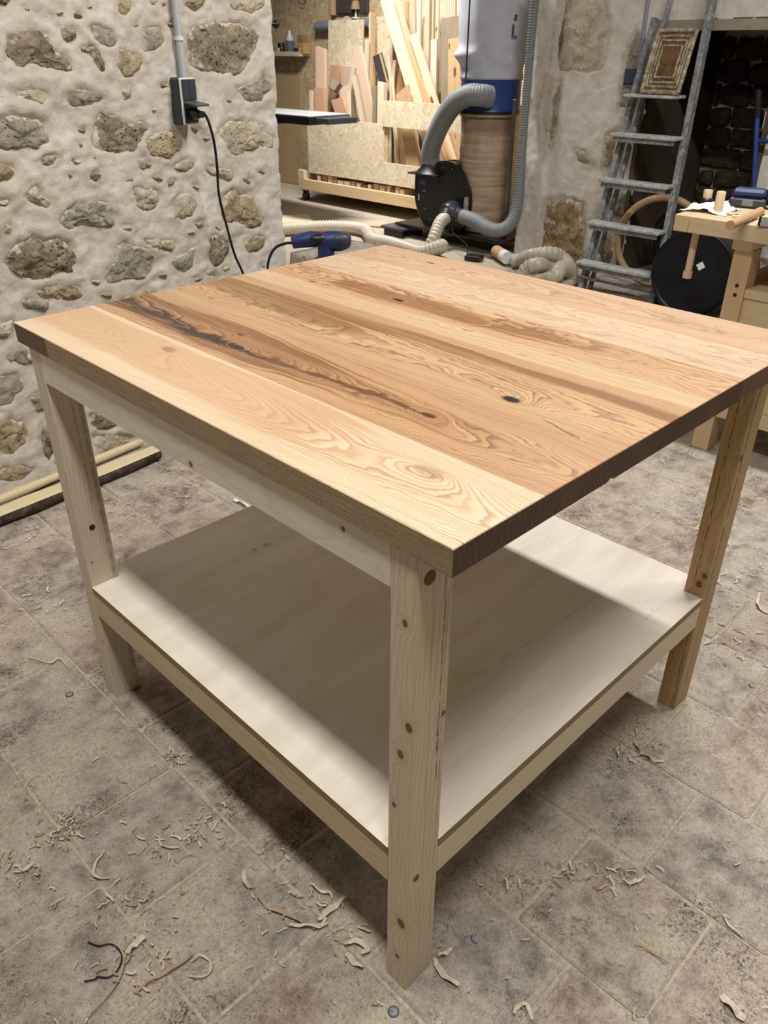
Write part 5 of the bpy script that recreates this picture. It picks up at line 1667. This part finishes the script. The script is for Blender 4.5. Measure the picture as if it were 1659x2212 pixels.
pc = [Vector((0.0, 0, hb - .005)), Vector((-0.025, 0, hb - .007)), Vector((-0.06, 0, hb - 0.022)), Vector((-0.083, 0, hb - 0.06)), Vector((-0.088, 0.0, -0.02)), Vector((-0.08, 0.0, -0.20)), Vector((-0.10, 0.05, -0.50)), Vector((-0.14, 0.1, -BT + 0.006))]
MB().tube(spline(pc), 0.0042, 10).build('cord', M_RUB, sd)
# ------------------------------------------------------------------ step ladder against the plaster wall
def lad(u, v): return on_pl(u, v, (4.0, 0, 0), (1, 0, -0.25))


n = NT('paint_splashed_metal', 0.6, 0.4, 0.2)
a_ = n.noise(n.obj, 30, 6, 0.75)
n.color(n.ramp(a_, [(0.34, srgb(92, 94, 94)), (0.50, srgb(132, 135, 136)), (0.64, srgb(170, 172, 170))])); n.bump(a_, 0.4, 0.003); M_LAD = n.m
n = NT('dusty_tread', 0.8, 0.3)
a_ = n.noise(n.obj, 22, 6, 0.75)
n.color(n.ramp(a_, [(0.34, srgb(140, 142, 142)), (0.50, srgb(172, 173, 170)), (0.66, srgb(196, 195, 190))])); n.bump(a_, 0.4, 0.003); M_TRD = n.m
ld = empty('step_ladder', (0, 0, 0), 'paint-splashed grey step ladder leaning by the dark niche', 'ladder')
LN = Vector((-1, 0, 0.25)).normalized()   # towards the room


def rail_(P0, P1, w, d, off=0.0, name='rail', m=None):
    z_ = (P1 - P0).normalized(); x_ = LN
    M = frame_zx(z_, x_, P0 + LN * off)
    return MB().cbox((-d, -w / 2, 0), (0, w / 2, (P1 - P0).length), 0.002, M=M).build(name, m or M_LAD, ld)


def lp(y, z): return Vector((4.0 + 0.25 * z, y, z))


yl0, yr0, yr1 = 2.325, 1.815, 2.01
yrz = lambda z: yr0 + (yr1 - yr0) * min(1, z / 1.65)
ylz = lambda z: yl0 - 0.03 * z / 1.5
rail_(lp(ylz(0), 0.0), lp(ylz(1.51), 1.51), 0.030, 0.055)
rail_(lp(yrz(0), 0.0), lp(yrz(2.1), 1.93), 0.032, 0.055)
rail_(lp(ylz(0) - 0.035, 0.02) , lp(ylz(1.51) - 0.04, 1.68), 0.022, 0.03, -0.058, 'rear_rail')
rail_(lp(yrz(0) + 0.02, 0.02), lp(yrz(1.5) - 0.005, 1.40), 0.022, 0.03, -0.058, 'rear_rail')
for z_ in (0.178, 0.412, 0.655, 0.905):
    a_, b_ = ylz(z_) + 0.018, yrz(z_) - 0.020
    xx = 4.0 + 0.25 * z_
    t = MB().cbox((xx - 0.105, b_, z_ - 0.010), (xx - 0.005, a_, z_ + 0.010), 0.004)
    to = t.build('tread', M_TRD, ld)
    MB().cbox((xx - 0.09, b_ + .015, z_ - 0.036), (xx - 0.075, a_ - .015, z_ - 0.0105), 0.001).build('tread_brace', M_LAD, to)
z_ = 1.118
MB().cbox((4.0 + .25 * z_ - 0.13, yrz(z_) + .012, z_ - 0.012), (4.0 + .25 * z_ - 0.003, ylz(z_) - .012, z_ + 0.004), 0.003).build('platform', M_TRD, ld)
MB().tube([lp(ylz(.075), .075), lp(yrz(.072), .072)], 0.009, 10).build('rung', M_LAD, ld)
# crusted square board on the platform
P_ = lad(1426, 202)
q0, q1, q2 = on_x(1384, 201, 4.17), on_x(1466, 205, 4.17), on_x(1420, 88, 4.30)
tilt = math.atan2(0.12, 0.29)
bd = empty('mortar_board', (4.165, (q0.y + q1.y) / 2, 1.1325), 'brown square board crusted with plaster ridges, standing on the ladder platform', 'board', rot=(0, math.radians(17), 0))
hwid = (q0.y - q1.y) / 2
n = NT('crusted_plaster', 0.9, 0.2)
a_ = n.noise(n.obj, 34, 6, 0.75)
n.color(n.ramp(a_, [(0.35, srgb(104, 88, 62)), (0.5, srgb(160, 144, 114)), (0.66, srgb(206, 196, 172))])); n.bump(a_, 0.8, 0.008); M_CRUST = n.m
n = NT('brown_board', 0.8, 0.2)
a_ = n.noise(n.obj, 18, 5, 0.7)
n.color(n.ramp(a_, [(0.35, srgb(78, 54, 26)), (0.6, srgb(120, 90, 50)), (0.75, srgb(158, 136, 96))])); M_BB = n.m
hB = 0.325
MB().cbox((0, -hwid, 0), (0.022, hwid, hB), 0.003).build('board', M_BB, bd)
for k, f in enumerate((0.97, 0.80, 0.66, 0.50)):
    a_ = hwid * f; z0_, z1_ = hB / 2 * (1 - f), hB / 2 * (1 + f)
    t = 0.008 if k else 0.015
    mb = MB()
    for (p, q) in (((-a_, z0_), (a_, z0_)), ((a_, z0_), (a_, z1_)), ((a_, z1_), (-a_, z1_)), ((-a_, z1_), (-a_, z0_))):
        pts = []
        for s_ in range(13):
            u_ = s_ / 12
            pts.append((-0.001 + 0.002 * nz1(u_ * 9, k, p[0] * 5, 3), p[0] + (q[0] - p[0]) * u_ + 0.002 * nz1(u_ * 12, k * 3, 1), p[1] + (q[1] - p[1]) * u_ + 0.002 * nz1(u_ * 12, k * 3, 7)))
        mb.tube(pts, t * 0.8, 8)
    mb.build('plaster_ridge', M_CRUST, bd)

# ------------------------------------------------------------------ niche contents: barrel, tan hoop, hand truck
XD = 3.93
pc = on_x(1497, 590, XD)
r_d = 0.240
pc = Vector((XD, min(pc.y, 1.56), r_d))
br = empty('barrel', (pc.x, pc.y, r_d + 0.003), 'black plastic barrel lying on its side under the workbench end', 'barrel')
ax = Vector((-1.0, -0.03, 0.0)).normalized()
br.matrix_world = frame_zx(ax, (0, 0, 1), (pc.x, pc.y, r_d + 0.003))
n = NT('black_barrel', 0.22, 0.3)
sm = n.noise(n.obj, 6, 3)
n.color(n.ramp(sm, [(0.4, srgb(9, 10, 13)), (0.7, srgb(22, 25, 34))])); n.rough(n.add(0.22, n.mul(sm, 0.25))); M_BARREL = n.m
MB().lathe([(0.20, -0.37), (0.235, -0.36), (0.243, -0.34), (0.243, -0.22), (0.236, -0.20), (0.243, -0.18), (0.245, -0.05), (0.243, 0.0)], 56).build('shell', M_BARREL, br)
MB().lathe([(0.243, 0.0), (0.245, 0.018), (0.236, 0.024), (0.228, 0.010), (0.215, 0.006), (0.10, 0.010), (0.001, 0.012)], 56, caps=False).build('lid', M_BARREL, br)
MB().cbox((-.018, -.020, 0), (.018, .020, .0015), .0005, M=Matrix.Translation((0.055, -0.04, 0.011)) @ Matrix.Rotation(math.radians(38), 4, 'Z')).build('paper_label', M_WHT, br)
for k, (rr_, zz_) in enumerate(((0.262, -0.06), (0.268, -0.10), (0.275, -0.16))):
    pass
pc2 = on_x(1418, 560, 4.40)
R2_ = 0.265
pts = [Vector((4.40 - 0.08 * math.cos(a), pc2.y + R2_ * 0.95 * math.cos(a), R2_ + 0.022 + R2_ * math.sin(a))) for a in [2 * math.pi * k / 48 for k in range(49)]]
M_TANH = plain('tan_plastic_pipe', srgb(176, 144, 92), 0.5, 0.4, var=0.15, scale=18)
o = MB().tube(pts, 0.022, 16, caps=False).build('pipe_hoop', M_TANH); tag(o, 'tan plastic pipe hoop behind the ladder in the niche', 'hoop')
pts = [Vector((4.62 + 0.10 * math.cos(a + .3), pc2.y - 0.02 + 0.22 * math.cos(a), 0.235 + 0.212 * math.sin(a) )) for a in [2 * math.pi * k / 24 * 1 for k in range(71)]]
pts = [p + Vector((0.03 * i / 24, 0, 0)) for i, p in enumerate(pts)]
o = MB().tube(pts, 0.019, 12).build('pipe_coil', M_BLKPL); tag(o, 'coil of black pipe inside the niche behind the tan hoop', 'pipe')
# blue hand truck
ht = empty('hand_truck', (0.10, 0.043, 0), 'blue tubular hand truck standing behind the workbench', 'hand truck')
t0, t1 = on_x(1639, 205, 4.42), on_x(1627, 430, 4.36)
dirt = (t1 - t0).normalized()
yy = t1.y
dl = (t1 - t0) / (t0.z - t1.z)
pt = lambda z, dy=0.0: (t0.x + dl.x * (t0.z - z), t0.y + dl.y * (t0.z - z) + dy, z)
yy = pt(0.12)[1]
fr = MB()
for dy in (0.0, -0.30):
    fr.tube([pt(t0.z, dy), pt(0.8, dy), pt(0.4, dy), pt(0.012, dy)], 0.014, 14)
for z_ in (0.90, 0.40):
    fr.tube([pt(z_), pt(z_, -0.30)], 0.012, 12)
fr.build('tube_frame', plain('blue_tube', srgb(24, 54, 128), 0.35, 0.5), ht)
for dy in (0.0, -0.30):
    MB().tube([pt(t0.z + 0.02, dy), pt(t0.z - 0.12, dy)], 0.018, 14).build('grip', M_RUB, ht)
xb_ = pt(0.1)[0]
MB().cbox((xb_ - .10, yy - .31, 0.004), (xb_ + .02, yy + .01, 0.010), 0.001).cbox((xb_ + .016, yy - .31, 0.0102), (xb_ + .024, yy + .01, 0.16), 0.001).build('toe_plate', M_BLUED, ht)
for sgn in (0.055, -0.355):
    MB().lathe([(0.03, -0.025), (0.085, -0.018), (0.085, 0.018), (0.03, 0.025)], 28, M=frame((0, 1, 0), o=(xb_ + .06, yy + sgn, 0.086))).build('wheel', M_RUB, ht)
MB().tube([(xb_ + .06, yy + 0.06, 0.086), (xb_ + .06, yy - 0.36, 0.086)], 0.009, 10).build('axle', M_STEEL, ht)

# ------------------------------------------------------------------ joiner's bench at the right
BX, BY, BZ = 2.25, 0.915, 0.850
wbn = empty('joiners_bench', (0, 0, 0), 'beech joiner bench with a panelled base at the right edge', 'workbench')
lowz = on_x(1453, 498, BX).z
MB().cbox((BX, -0.75, lowz), (BX + 0.62, BY - 0.055, BZ), 0.003).build('worktop', B_BEECH, wbn)
MB().cbox((BX, BY - 0.0545, lowz), (BX + 0.62, BY, BZ), 0.003).build('end_cap', B_BEECHZ, wbn)
fy0, fy1 = 0.742, 0.655
FX = 2.31
pl0, pl1 = on_x(1585, 545, FX), on_x(1613, 545, FX)
LZ = lowz - 0.0005
ya_, yb_ = pl0.y, pl1.y - 0.012
ya_ = 0.706; yb_ = 0.640
leg = MB().cbox((FX, yb_, 0.0), (FX + 0.075, ya_, LZ - 0.0375), 0.002).build('leg', B_BEECHZ, wbn)
for zz_ in (on_x(1582, 615, FX).z, on_x(1578, 635, FX).z):
    MB().lathe([(0.0065, 0), (0.0065, 0.003)], 14, M=frame((-1, 0, 0), o=(FX + 0.001, (ya_ + yb_) / 2 - .004, zz_))).build('bolt_hole', M_BLACK, leg)
MB().cbox((FX + 0.48, yb_, 0.0), (FX + 0.555, ya_, LZ - 0.0375), 0.002).build('leg', B_BEECHZ, wbn)
MB().cbox((FX, -0.62, 0.0), (FX + 0.075, -0.555, LZ - 0.0375), 0.002).build('leg', B_BEECHZ, wbn)
MB().cbox((FX + 0.48, -0.62, 0.0), (FX + 0.555, -0.555, LZ - 0.0375), 0.002).build('leg', B_BEECHZ, wbn)
MB().cbox((FX - 0.018, yb_ + .002, LZ - 0.037), (FX + 0.57, ya_ + 0.004, LZ), 0.002).build('bearer', B_PALE, wbn)
MB().cbox((FX - 0.018, -0.62, LZ - 0.037), (FX + 0.57, -0.555, LZ), 0.002).build('bearer', B_PALE, wbn)
zr1, zr0 = on_x(1592, 622, FX).z, on_x(1592, 642, FX).z
MB().cbox((FX + 0.004, -0.555, zr0), (FX + 0.040, yb_, zr1), 0.002).build('top_rail', B_BEECH, wbn)
MB().cbox((FX + 0.52, -0.555, zr0), (FX + 0.55, yb_, zr1), 0.002).build('back_rail', B_BEECH, wbn)
MB().cbox((FX + 0.075, yb_ + .01, zr1 - 0.03), (FX + 0.48, yb_ + .045, zr1 + 0.03), 0.002).build('side_rail', B_BRN, wbn)
zp = 0.155
MB().cbox((FX + 0.012, -0.555, zp + .045), (FX + 0.030, yb_, zr0), 0.001).build('front_panel', mat_board('panel_ply', srgb(206, 184, 138), srgb(180, 152, 102), ax='y', rings=14, sat_var=0.05), wbn)
MB().cbox((FX + 0.004, -0.555, zp - .01), (FX + 0.040, yb_, zp + .0445), 0.002).build('bottom_rail', B_BEECH, wbn)
MB().box((FX + 0.04, -0.555, zr1 - .02), (FX + 0.52, yb_, zr1 - .004)).build('inner_shelf', B_BEECH, wbn)
MB().box((FX + 0.04, -0.555, zp), (FX + 0.52, yb_, zp + .016)).build('base_board', B_BEECH, wbn)
# vice bar hanging at the end
v0, v1 = on_x(1503, 508, 2.33), on_x(1486, 588, 2.33)
vb = MB().tube([(2.33, v0.y, LZ), (2.33, v1.y, v1.z)], 0.0125, 16)
vo = vb.build('vice_bar', B_DOWEL, wbn)
MB().lathe([(0.0165, -0.012), (0.0165, 0.012)], 16, M=Matrix.Translation((2.33, v1.y, v1.z - 0.008))).build('end_knob', B_DOWEL, vo)


def bt(u, v, z_=BZ): return on_z(u, v, z_)


p = bt(1549, 462)
o = MB().lathe([(0.0155, 0), (0.0155, 0.070), (0.013, 0.073)], 24).build('bench_dog', B_DOWEL, None, (p.x, p.y, BZ + .0015)); tag(o, 'round pale bench peg standing upright on the joiner bench', 'peg')
a, b = bt(1577, 487, BZ + 0.016), bt(1642, 457, BZ + 0.016)
mb = MB().tube([a, a.lerp(b, 0.04), b.lerp(a, 0.04), b], lambda t: 0.015, 18)
o = mb.build('round_bar', mat_board('bar_brown', srgb(190, 158, 118), srgb(160, 124, 84), ax='y', rings=40)); tag(o, 'brown turned wooden bar lying across the bench edge', 'bar')
# blue battery tool
p = bt(1600, 452)
dt = empty('cordless_drill', (p.x + 0.06, p.y, BZ + .0012), 'dark blue cordless tool lying on the joiner bench', 'power tool', rot=(0, 0, math.radians(-78)))
MB().cbox((-.065, -.035, 0), (.062, .035, .034), .007).build('battery', M_SLATE, dt)
MB().cbox((-.060, -.034, .0345), (.058, .034, .064), .010).build('tool_foot', M_BLUED, dt)
mb = MB(); mb.add(*blob((.070, .030, .034), (.115, .0, .042)), 0, True); mb.build('tool_body', M_BLKPL, dt)
MB().cbox((-.018, -.0362, .008), (.020, -.0348, .028), .0004).build('sticker', plain('faded_label', srgb(120, 124, 130), 0.5), dt)
p = bt(1652, 448)
o = empty('measuring_case', (p.x + .10, p.y - 0.02, BZ + .0012), 'black and yellow tool case behind the wooden bar', 'tool')
MB().cbox((-.05, -.06, 0), (.05, .06, .045), .008).build('case', M_BLKPL, o)
MB().cbox((-.048, -.058, .0455), (.048, .058, .056), .004).build('yellow_top', plain('lime_yellow', srgb(186, 184, 60), 0.5), o)
# spirit level at the bench edge
p = bt(1622, 494); q = bt(1659, 488)
lv = empty('spirit_level', (BX - 0.012, p.y, BZ + .0012), 'yellow and grey spirit level end on the bench corner', 'level', rot=(0, 0, math.radians(-90 + 8)))
MB().cbox((.003, -.0, 0), (.42, .045, .026), .001).build('body', plain('level_grey', srgb(172, 174, 172), 0.35, 0.5, 0.3), lv)
MB().cbox((.003, .0, .0262), (.42, .045, .030), .001).build('yellow_face', plain('level_yellow', srgb(206, 192, 112), 0.5), lv)
MB().cbox((-.004, -.001, -.0002), (.0028, .046, .0305), .001).build('end_cap', M_BLACK, lv)
MB().lathe([(0.012, 0), (0.012, 0.001)], 20, M=Matrix.Translation((.055, .022, .0302))).build('vial_window', M_BLACK, lv)
# crumpled white bag
p = bt(1530, 458)
V = []; F = []; NN = 22
for i in range(NN + 1):
    for k in range(NN + 1):
        x_, y_ = i / NN * 2 - 1, k / NN * 2 - 1
        e_ = max(0, 1 - (x_ * x_ + y_ * y_) ** 1.5 * 0.55)
        z_ = (0.010 + 0.022 * abs(nz1(x_ * 2.2 + 4, y_ * 2.2, 0.5, 31)) + 0.012 * abs(nz1(x_ * 6, y_ * 6, 3, 32))) * e_
        V.append((x_ * 0.085 * (1 + .15 * nz1(y_ * 2, 1, 1, 7)), y_ * 0.075 * (1 + .2 * nz1(x_ * 2, 2, 1, 8)), z_ + 0.0005))
for i in range(NN):
    for k in range(NN):
        a_ = i * (NN + 1) + k
        F.append((a_, a_ + NN + 1, a_ + NN + 2, a_ + 1))
o = MB().add(V, F, 0, True).build('crumpled_bag', plain('white_film', srgb(232, 222, 210), 0.5, 0.4, var=0.04), None, (p.x + 0.04, p.y + .005, BZ + .001)); tag(o, 'crumpled whitish plastic bag on the bench corner', 'bag')
p = bt(1520, 440)
bo = empty('cork_bottle', (p.x + .02, p.y, BZ + .001), 'small dark bottle with a pale cap behind the bench bag', 'bottle')
MB().lathe([(0.020, 0), (0.021, 0.004), (0.021, 0.014), (0.016, 0.018)], 20).build('body', M_BLKPL, bo)
MB().lathe([(0.0165, 0.018), (0.0165, 0.044), (0.015, 0.046)], 20).build('cap', plain('cap_tan', srgb(206, 176, 140), 0.6), bo)
for (u, v, lab, m_, rz, L_) in ((1570, 462, 'flat pinkish offcut on the joiner bench by the peg', B_PINK, 1.2, .12), (1625, 472, 'flat pale offcut under the wooden bar', B_PALE, 1.9, .13)):
    p = bt(u, v)
    o = MB().cbox((-L_ / 2, -.018, 0), (L_ / 2, .018, .006), .001).build('offcut', m_, None, (p.x, p.y, BZ + .001), (0, 0, rz)); tag(o, lab, 'offcut')

# ------------------------------------------------------------------ things on the floor
def ribbon(px, w, name, label, cat, mat, group=None, z0_=0.0035, lift=0.004, twist=0.5, th=0.0006, sub=8, seed=1, px_is=True):
    P = spline([tuple(on_z(u, v, z0_)) for u, v in px], sub)
    V = []
    n_ = len(P)
    for i, p in enumerate(P):
        t = (P[min(i + 1, n_ - 1)] - P[max(0, i - 1)]).normalized()
        s_ = Vector((-t.y, t.x, 0))
        tw = twist * math.sin(i * 0.35 + seed)
        ww = 0.72 * w * (0.55 + 0.45 * math.sin(math.pi * min(1, (i + 1) / n_))) * 0.5
        side = s_ * math.cos(tw) + Vector((0, 0, 1)) * math.sin(tw)
        zc = p.z + lift * (0.5 + 0.5 * math.sin(i * 0.5 + seed * 2)) + ww * abs(math.sin(tw))
        c = Vector((p.x, p.y, zc))
        up = Vector((0, 0, th))
        V += [c - side * ww, c + side * ww, c + side * ww + up, c - side * ww + up]
    F = []
    for i in range(n_ - 1):
        a_ = i * 4
        for k in range(4):
            F.append((a_ + k, a_ + (k + 1) % 4, a_ + 4 + (k + 1) % 4, a_ + 4 + k))
    F += [(0, 3, 2, 1), tuple((n_ - 1) * 4 + k for k in range(4))]
    c0_ = P[0].copy(); c0_.z = 0
    o = MB().add([v - c0_ for v in V], F, 0, False).build(name, mat, None, c0_)
    return tag(o, label, cat, group)


RB = [
 ([(345, 1808), (347, 1824), (362, 1832), (386, 1831)], .006, 'short curled shaving on the tile left of the rail shadow', M_SHAV),
 ([(226, 1838), (210, 1862), (202, 1886), (212, 1897), (236, 1898)], .007, 'hook-shaped pale shaving at the left, longer than its neighbours', M_SHAV),
 ([(276, 2062), (290, 2042), (314, 2026)], .018, 'wide flat whitish shaving beside the black wire', M_SHAV),
 ([(412, 2078), (432, 2066), (452, 2076), (454, 2100), (430, 2113), (408, 2108)], .005, 'ring-shaped shaving on the floor at the bottom left', M_SHAV),
 ([(270, 2020), (272, 2060), (262, 2105), (235, 2150), (190, 2198)], .005, 'long thin curved shaving beside the black wire', M_SHAVD),
 ([(295, 2142), (325, 2120), (360, 2100), (395, 2080), (415, 2062)], .009, 'brown twisted shaving left of the ring-shaped one', M_SHAVD),
 ([(556, 1938), (580, 1962), (615, 1975), (650, 1992)], .008, 'tangled tan shaving leading to the table shadow', M_SHAVD),
 ([(688, 1988), (715, 1966), (738, 1946), (752, 1930)], .016, 'broad white shaving crossing the edge of the table shadow', M_SHAV),
 ([(625, 2000), (655, 2000), (690, 2002), (705, 1985)], .010, 'pale crumpled shaving left of the broad white one', M_SHAV),
 ([(672, 1908), (688, 1924), (712, 1930), (718, 1942)], .008, 'pale shaving inside the table shadow edge', M_SHAV),
 ([(742, 2042), (765, 2034), (795, 2050), (780, 2062)], .012, 'forked pale shaving near the foot of the front post', M_SHAV),
 ([(748, 2060), (762, 2078), (784, 2092)], .014, 'flat torn shaving just below the forked one', M_SHAV),
 ([(526, 1884), (530, 1908), (540, 1918)], .012, 'small whitish curl above the tangled tan shaving', M_SHAV),
 ([(946, 2066), (962, 2060), (976, 2052)], .012, 'short end of a folded shaving right of the front post', M_SHAV),
 ([(940, 2072), (948, 2095), (968, 2115), (992, 2130)], .015, 'folded pale shaving strip at the foot of the front post', M_SHAV),
 ([(1110, 2192), (1118, 2176), (1138, 2174), (1150, 2205)], .011, 'bent pale shaving at the bottom edge right of the post', M_SHAV),
 ([(1558, 2150), (1582, 2178), (1608, 2204)], .022, 'flat white wood sliver at the bottom right corner', M_SHAV),
 ([(1344, 1902), (1360, 1908), (1378, 1904), (1392, 1895)], .010, 'curled pale shaving on the tiles right of the front post', M_SHAV),
 ([(1369, 1602), (1388, 1622), (1404, 1638)], .018, 'brown flat wood sliver near the right rail shadow', M_SHAVD),
 ([(1640, 1283), (1636, 1305), (1645, 1318), (1662, 1326)], .012, 'curled shaving at the right edge beyond the right post', M_SHAV),
 ([(1090, 1896), (1096, 1912), (1096, 1926)], .008, 'small curved shaving in the shade of the front rail', M_SHAV),
 ([(1560, 1975), (1580, 2005), (1605, 2025)], .006, 'thin pale strand on the tiles at the lower right', M_SHAV),
 ([(1370, 1150 + 890), (1400, 2052), (1440, 2078)], .005, 'thin brown strand at the lower right', M_SHAVD),
 ([(505, 1080), (520, 1086), (540, 1096)], .020, 'torn white scrap on the floor behind the shelf', M_WHT),
 ([(60, 1420), (105, 1432), (128, 1424), (146, 1440)], .006, 'wavy pale strand on the floor at the left edge', M_SHAV),
 ([(28, 1740 + 145), (60, 1878), (72, 1862)], .009, 'pale flake pair at the left edge of the floor', M_SHAV),
]
for i, (px, w_, lab, m_) in enumerate(RB):
    ribbon(px, w_, 'wood_shaving', lab, 'shaving', m_, seed=i * 1.7)
P = spline([tuple(on_z(u, v, .004)) for u, v in ((190, 2035), (213, 2043), (238, 2039), (256, 2050), (263, 2072), (252, 2098), (234, 2111), (210, 2110), (206, 2115), (182, 2120))], 8)
o = MB().tube(P, 0.0012, 8).build('black_wire', M_RUB); tag(o, 'curved piece of thin black wire on the floor', 'wire')
for (u, v, lab) in ((150, 1500, 'round grey metal stud in the floor at the left'), (1028, 2028, 'round blue-grey metal stud right of the front post'), (850, 2186, 'round pale metal stud at the bottom edge below the front post')):
    p = on_z(u, v)
    so = empty('floor_stud', (p.x, p.y, 0.0), lab, 'stud')
    MB().lathe([(0.0072, -0.003), (0.0072, 0.001), (0.005, 0.002), (0.0005, 0.0023)], 20).build('head', plain('stud_metal', srgb(136, 140, 154), 0.6, 0.4, 0.1), so)
    MB().lathe([(0.0098, -0.003), (0.0098, 0.0006)], 20).build('washer', plain('stud_dark', srgb(92, 86, 82), 0.9), so)
# fine shavings and chips nobody could count
mb = MB()
r2 = random.Random(21)
spots = [(340, 1820, 60, 40), (430, 1790, 50, 60), (130, 1810, 60, 40), (650, 1960, 90, 120), (740, 2010, 60, 60), (300, 2080, 90, 60), (1560, 1330, 90, 90), (1600, 1400, 80, 90), (1620, 1250, 60, 60), (60, 1160, 60, 40), (300, 1120, 70, 60), (380, 1040, 60, 50), (90, 1300, 80, 30), (240, 1110, 40, 50), (1380, 1620, 60, 40), (1200, 1890, 90, 30), (1340, 1890, 60, 30), (1500, 1100, 60, 60), (240, 1960, 120, 50), (50, 1880, 60, 30), (375, 1640, 20, 20), (140, 1790, 30, 30)]


def chip(p, L_, w_, curl, mi=0):
    a = r2.uniform(0, 6.28); n_ = 4
    pts = []
    for k in range(n_ + 1):
        a += curl * r2.uniform(0.5, 1.2) / n_
        pts.append((math.cos(a), math.sin(a)))
    x_, y_, z_ = p.x, p.y, 0.002
    if any(a0 - .03 < p.x < a0 + LA + .03 and b0 - .03 < p.y < b0 + LB + .03 for a0 in (OX, XR) for b0 in (OY, YL)): return
    V = []; 
    tilt_ = r2.uniform(-0.7, 0.7)
    for k, (cx_, cy_) in enumerate(pts):
        sx_, sy_ = -cy_ * w_ / 2, cx_ * w_ / 2
        hh = 0.0015 + abs(math.sin(tilt_)) * w_ / 2 + 0.003 * abs(math.sin(k * 1.3 + a))
        V += [(x_ - sx_, y_ - sy_, z_ + hh - math.sin(tilt_) * w_ / 2), (x_ + sx_, y_ + sy_, z_ + hh + math.sin(tilt_) * w_ / 2)]
        x_ += cx_ * L_ / n_; y_ += cy_ * L_ / n_
    mb.add(V, [(2 * k, 2 * k + 1, 2 * k + 3, 2 * k + 2) for k in range(n_)], mi)


for (u, v, su, sv) in spots:
    for k in range(24):
        p = on_z(u + r2.gauss(0, su * 0.5), v + r2.gauss(0, sv * 0.5))
        chip(p, r2.uniform(0.005, 0.026), r2.uniform(0.001, 0.0045), r2.uniform(-3, 3), r2.choice((0, 0, 1)))
for k in range(2600):
    u, v = r2.uniform(-60, 1720), r2.uniform(940, 2260)
    p = on_z(u, v)
    if p.y > 2.1448 + (p.x - 0.1842) * 0.2142 - 0.07 and p.x < 1.85: continue
    big = r2.random() < 0.12
    chip(p, r2.uniform(0.008, 0.018) if big else r2.uniform(0.002, 0.007), r2.uniform(0.0006, 0.003) if big else r2.uniform(0.0006, 0.0018), r2.uniform(-3, 3), r2.choice((0, 0, 0, 1)))
o = mb.build('sawdust_chips', [M_SHAV, M_SHAVD]); tag(o, 'fine wood chips and shavings scattered over the floor tiles', 'shavings', kind='stuff')
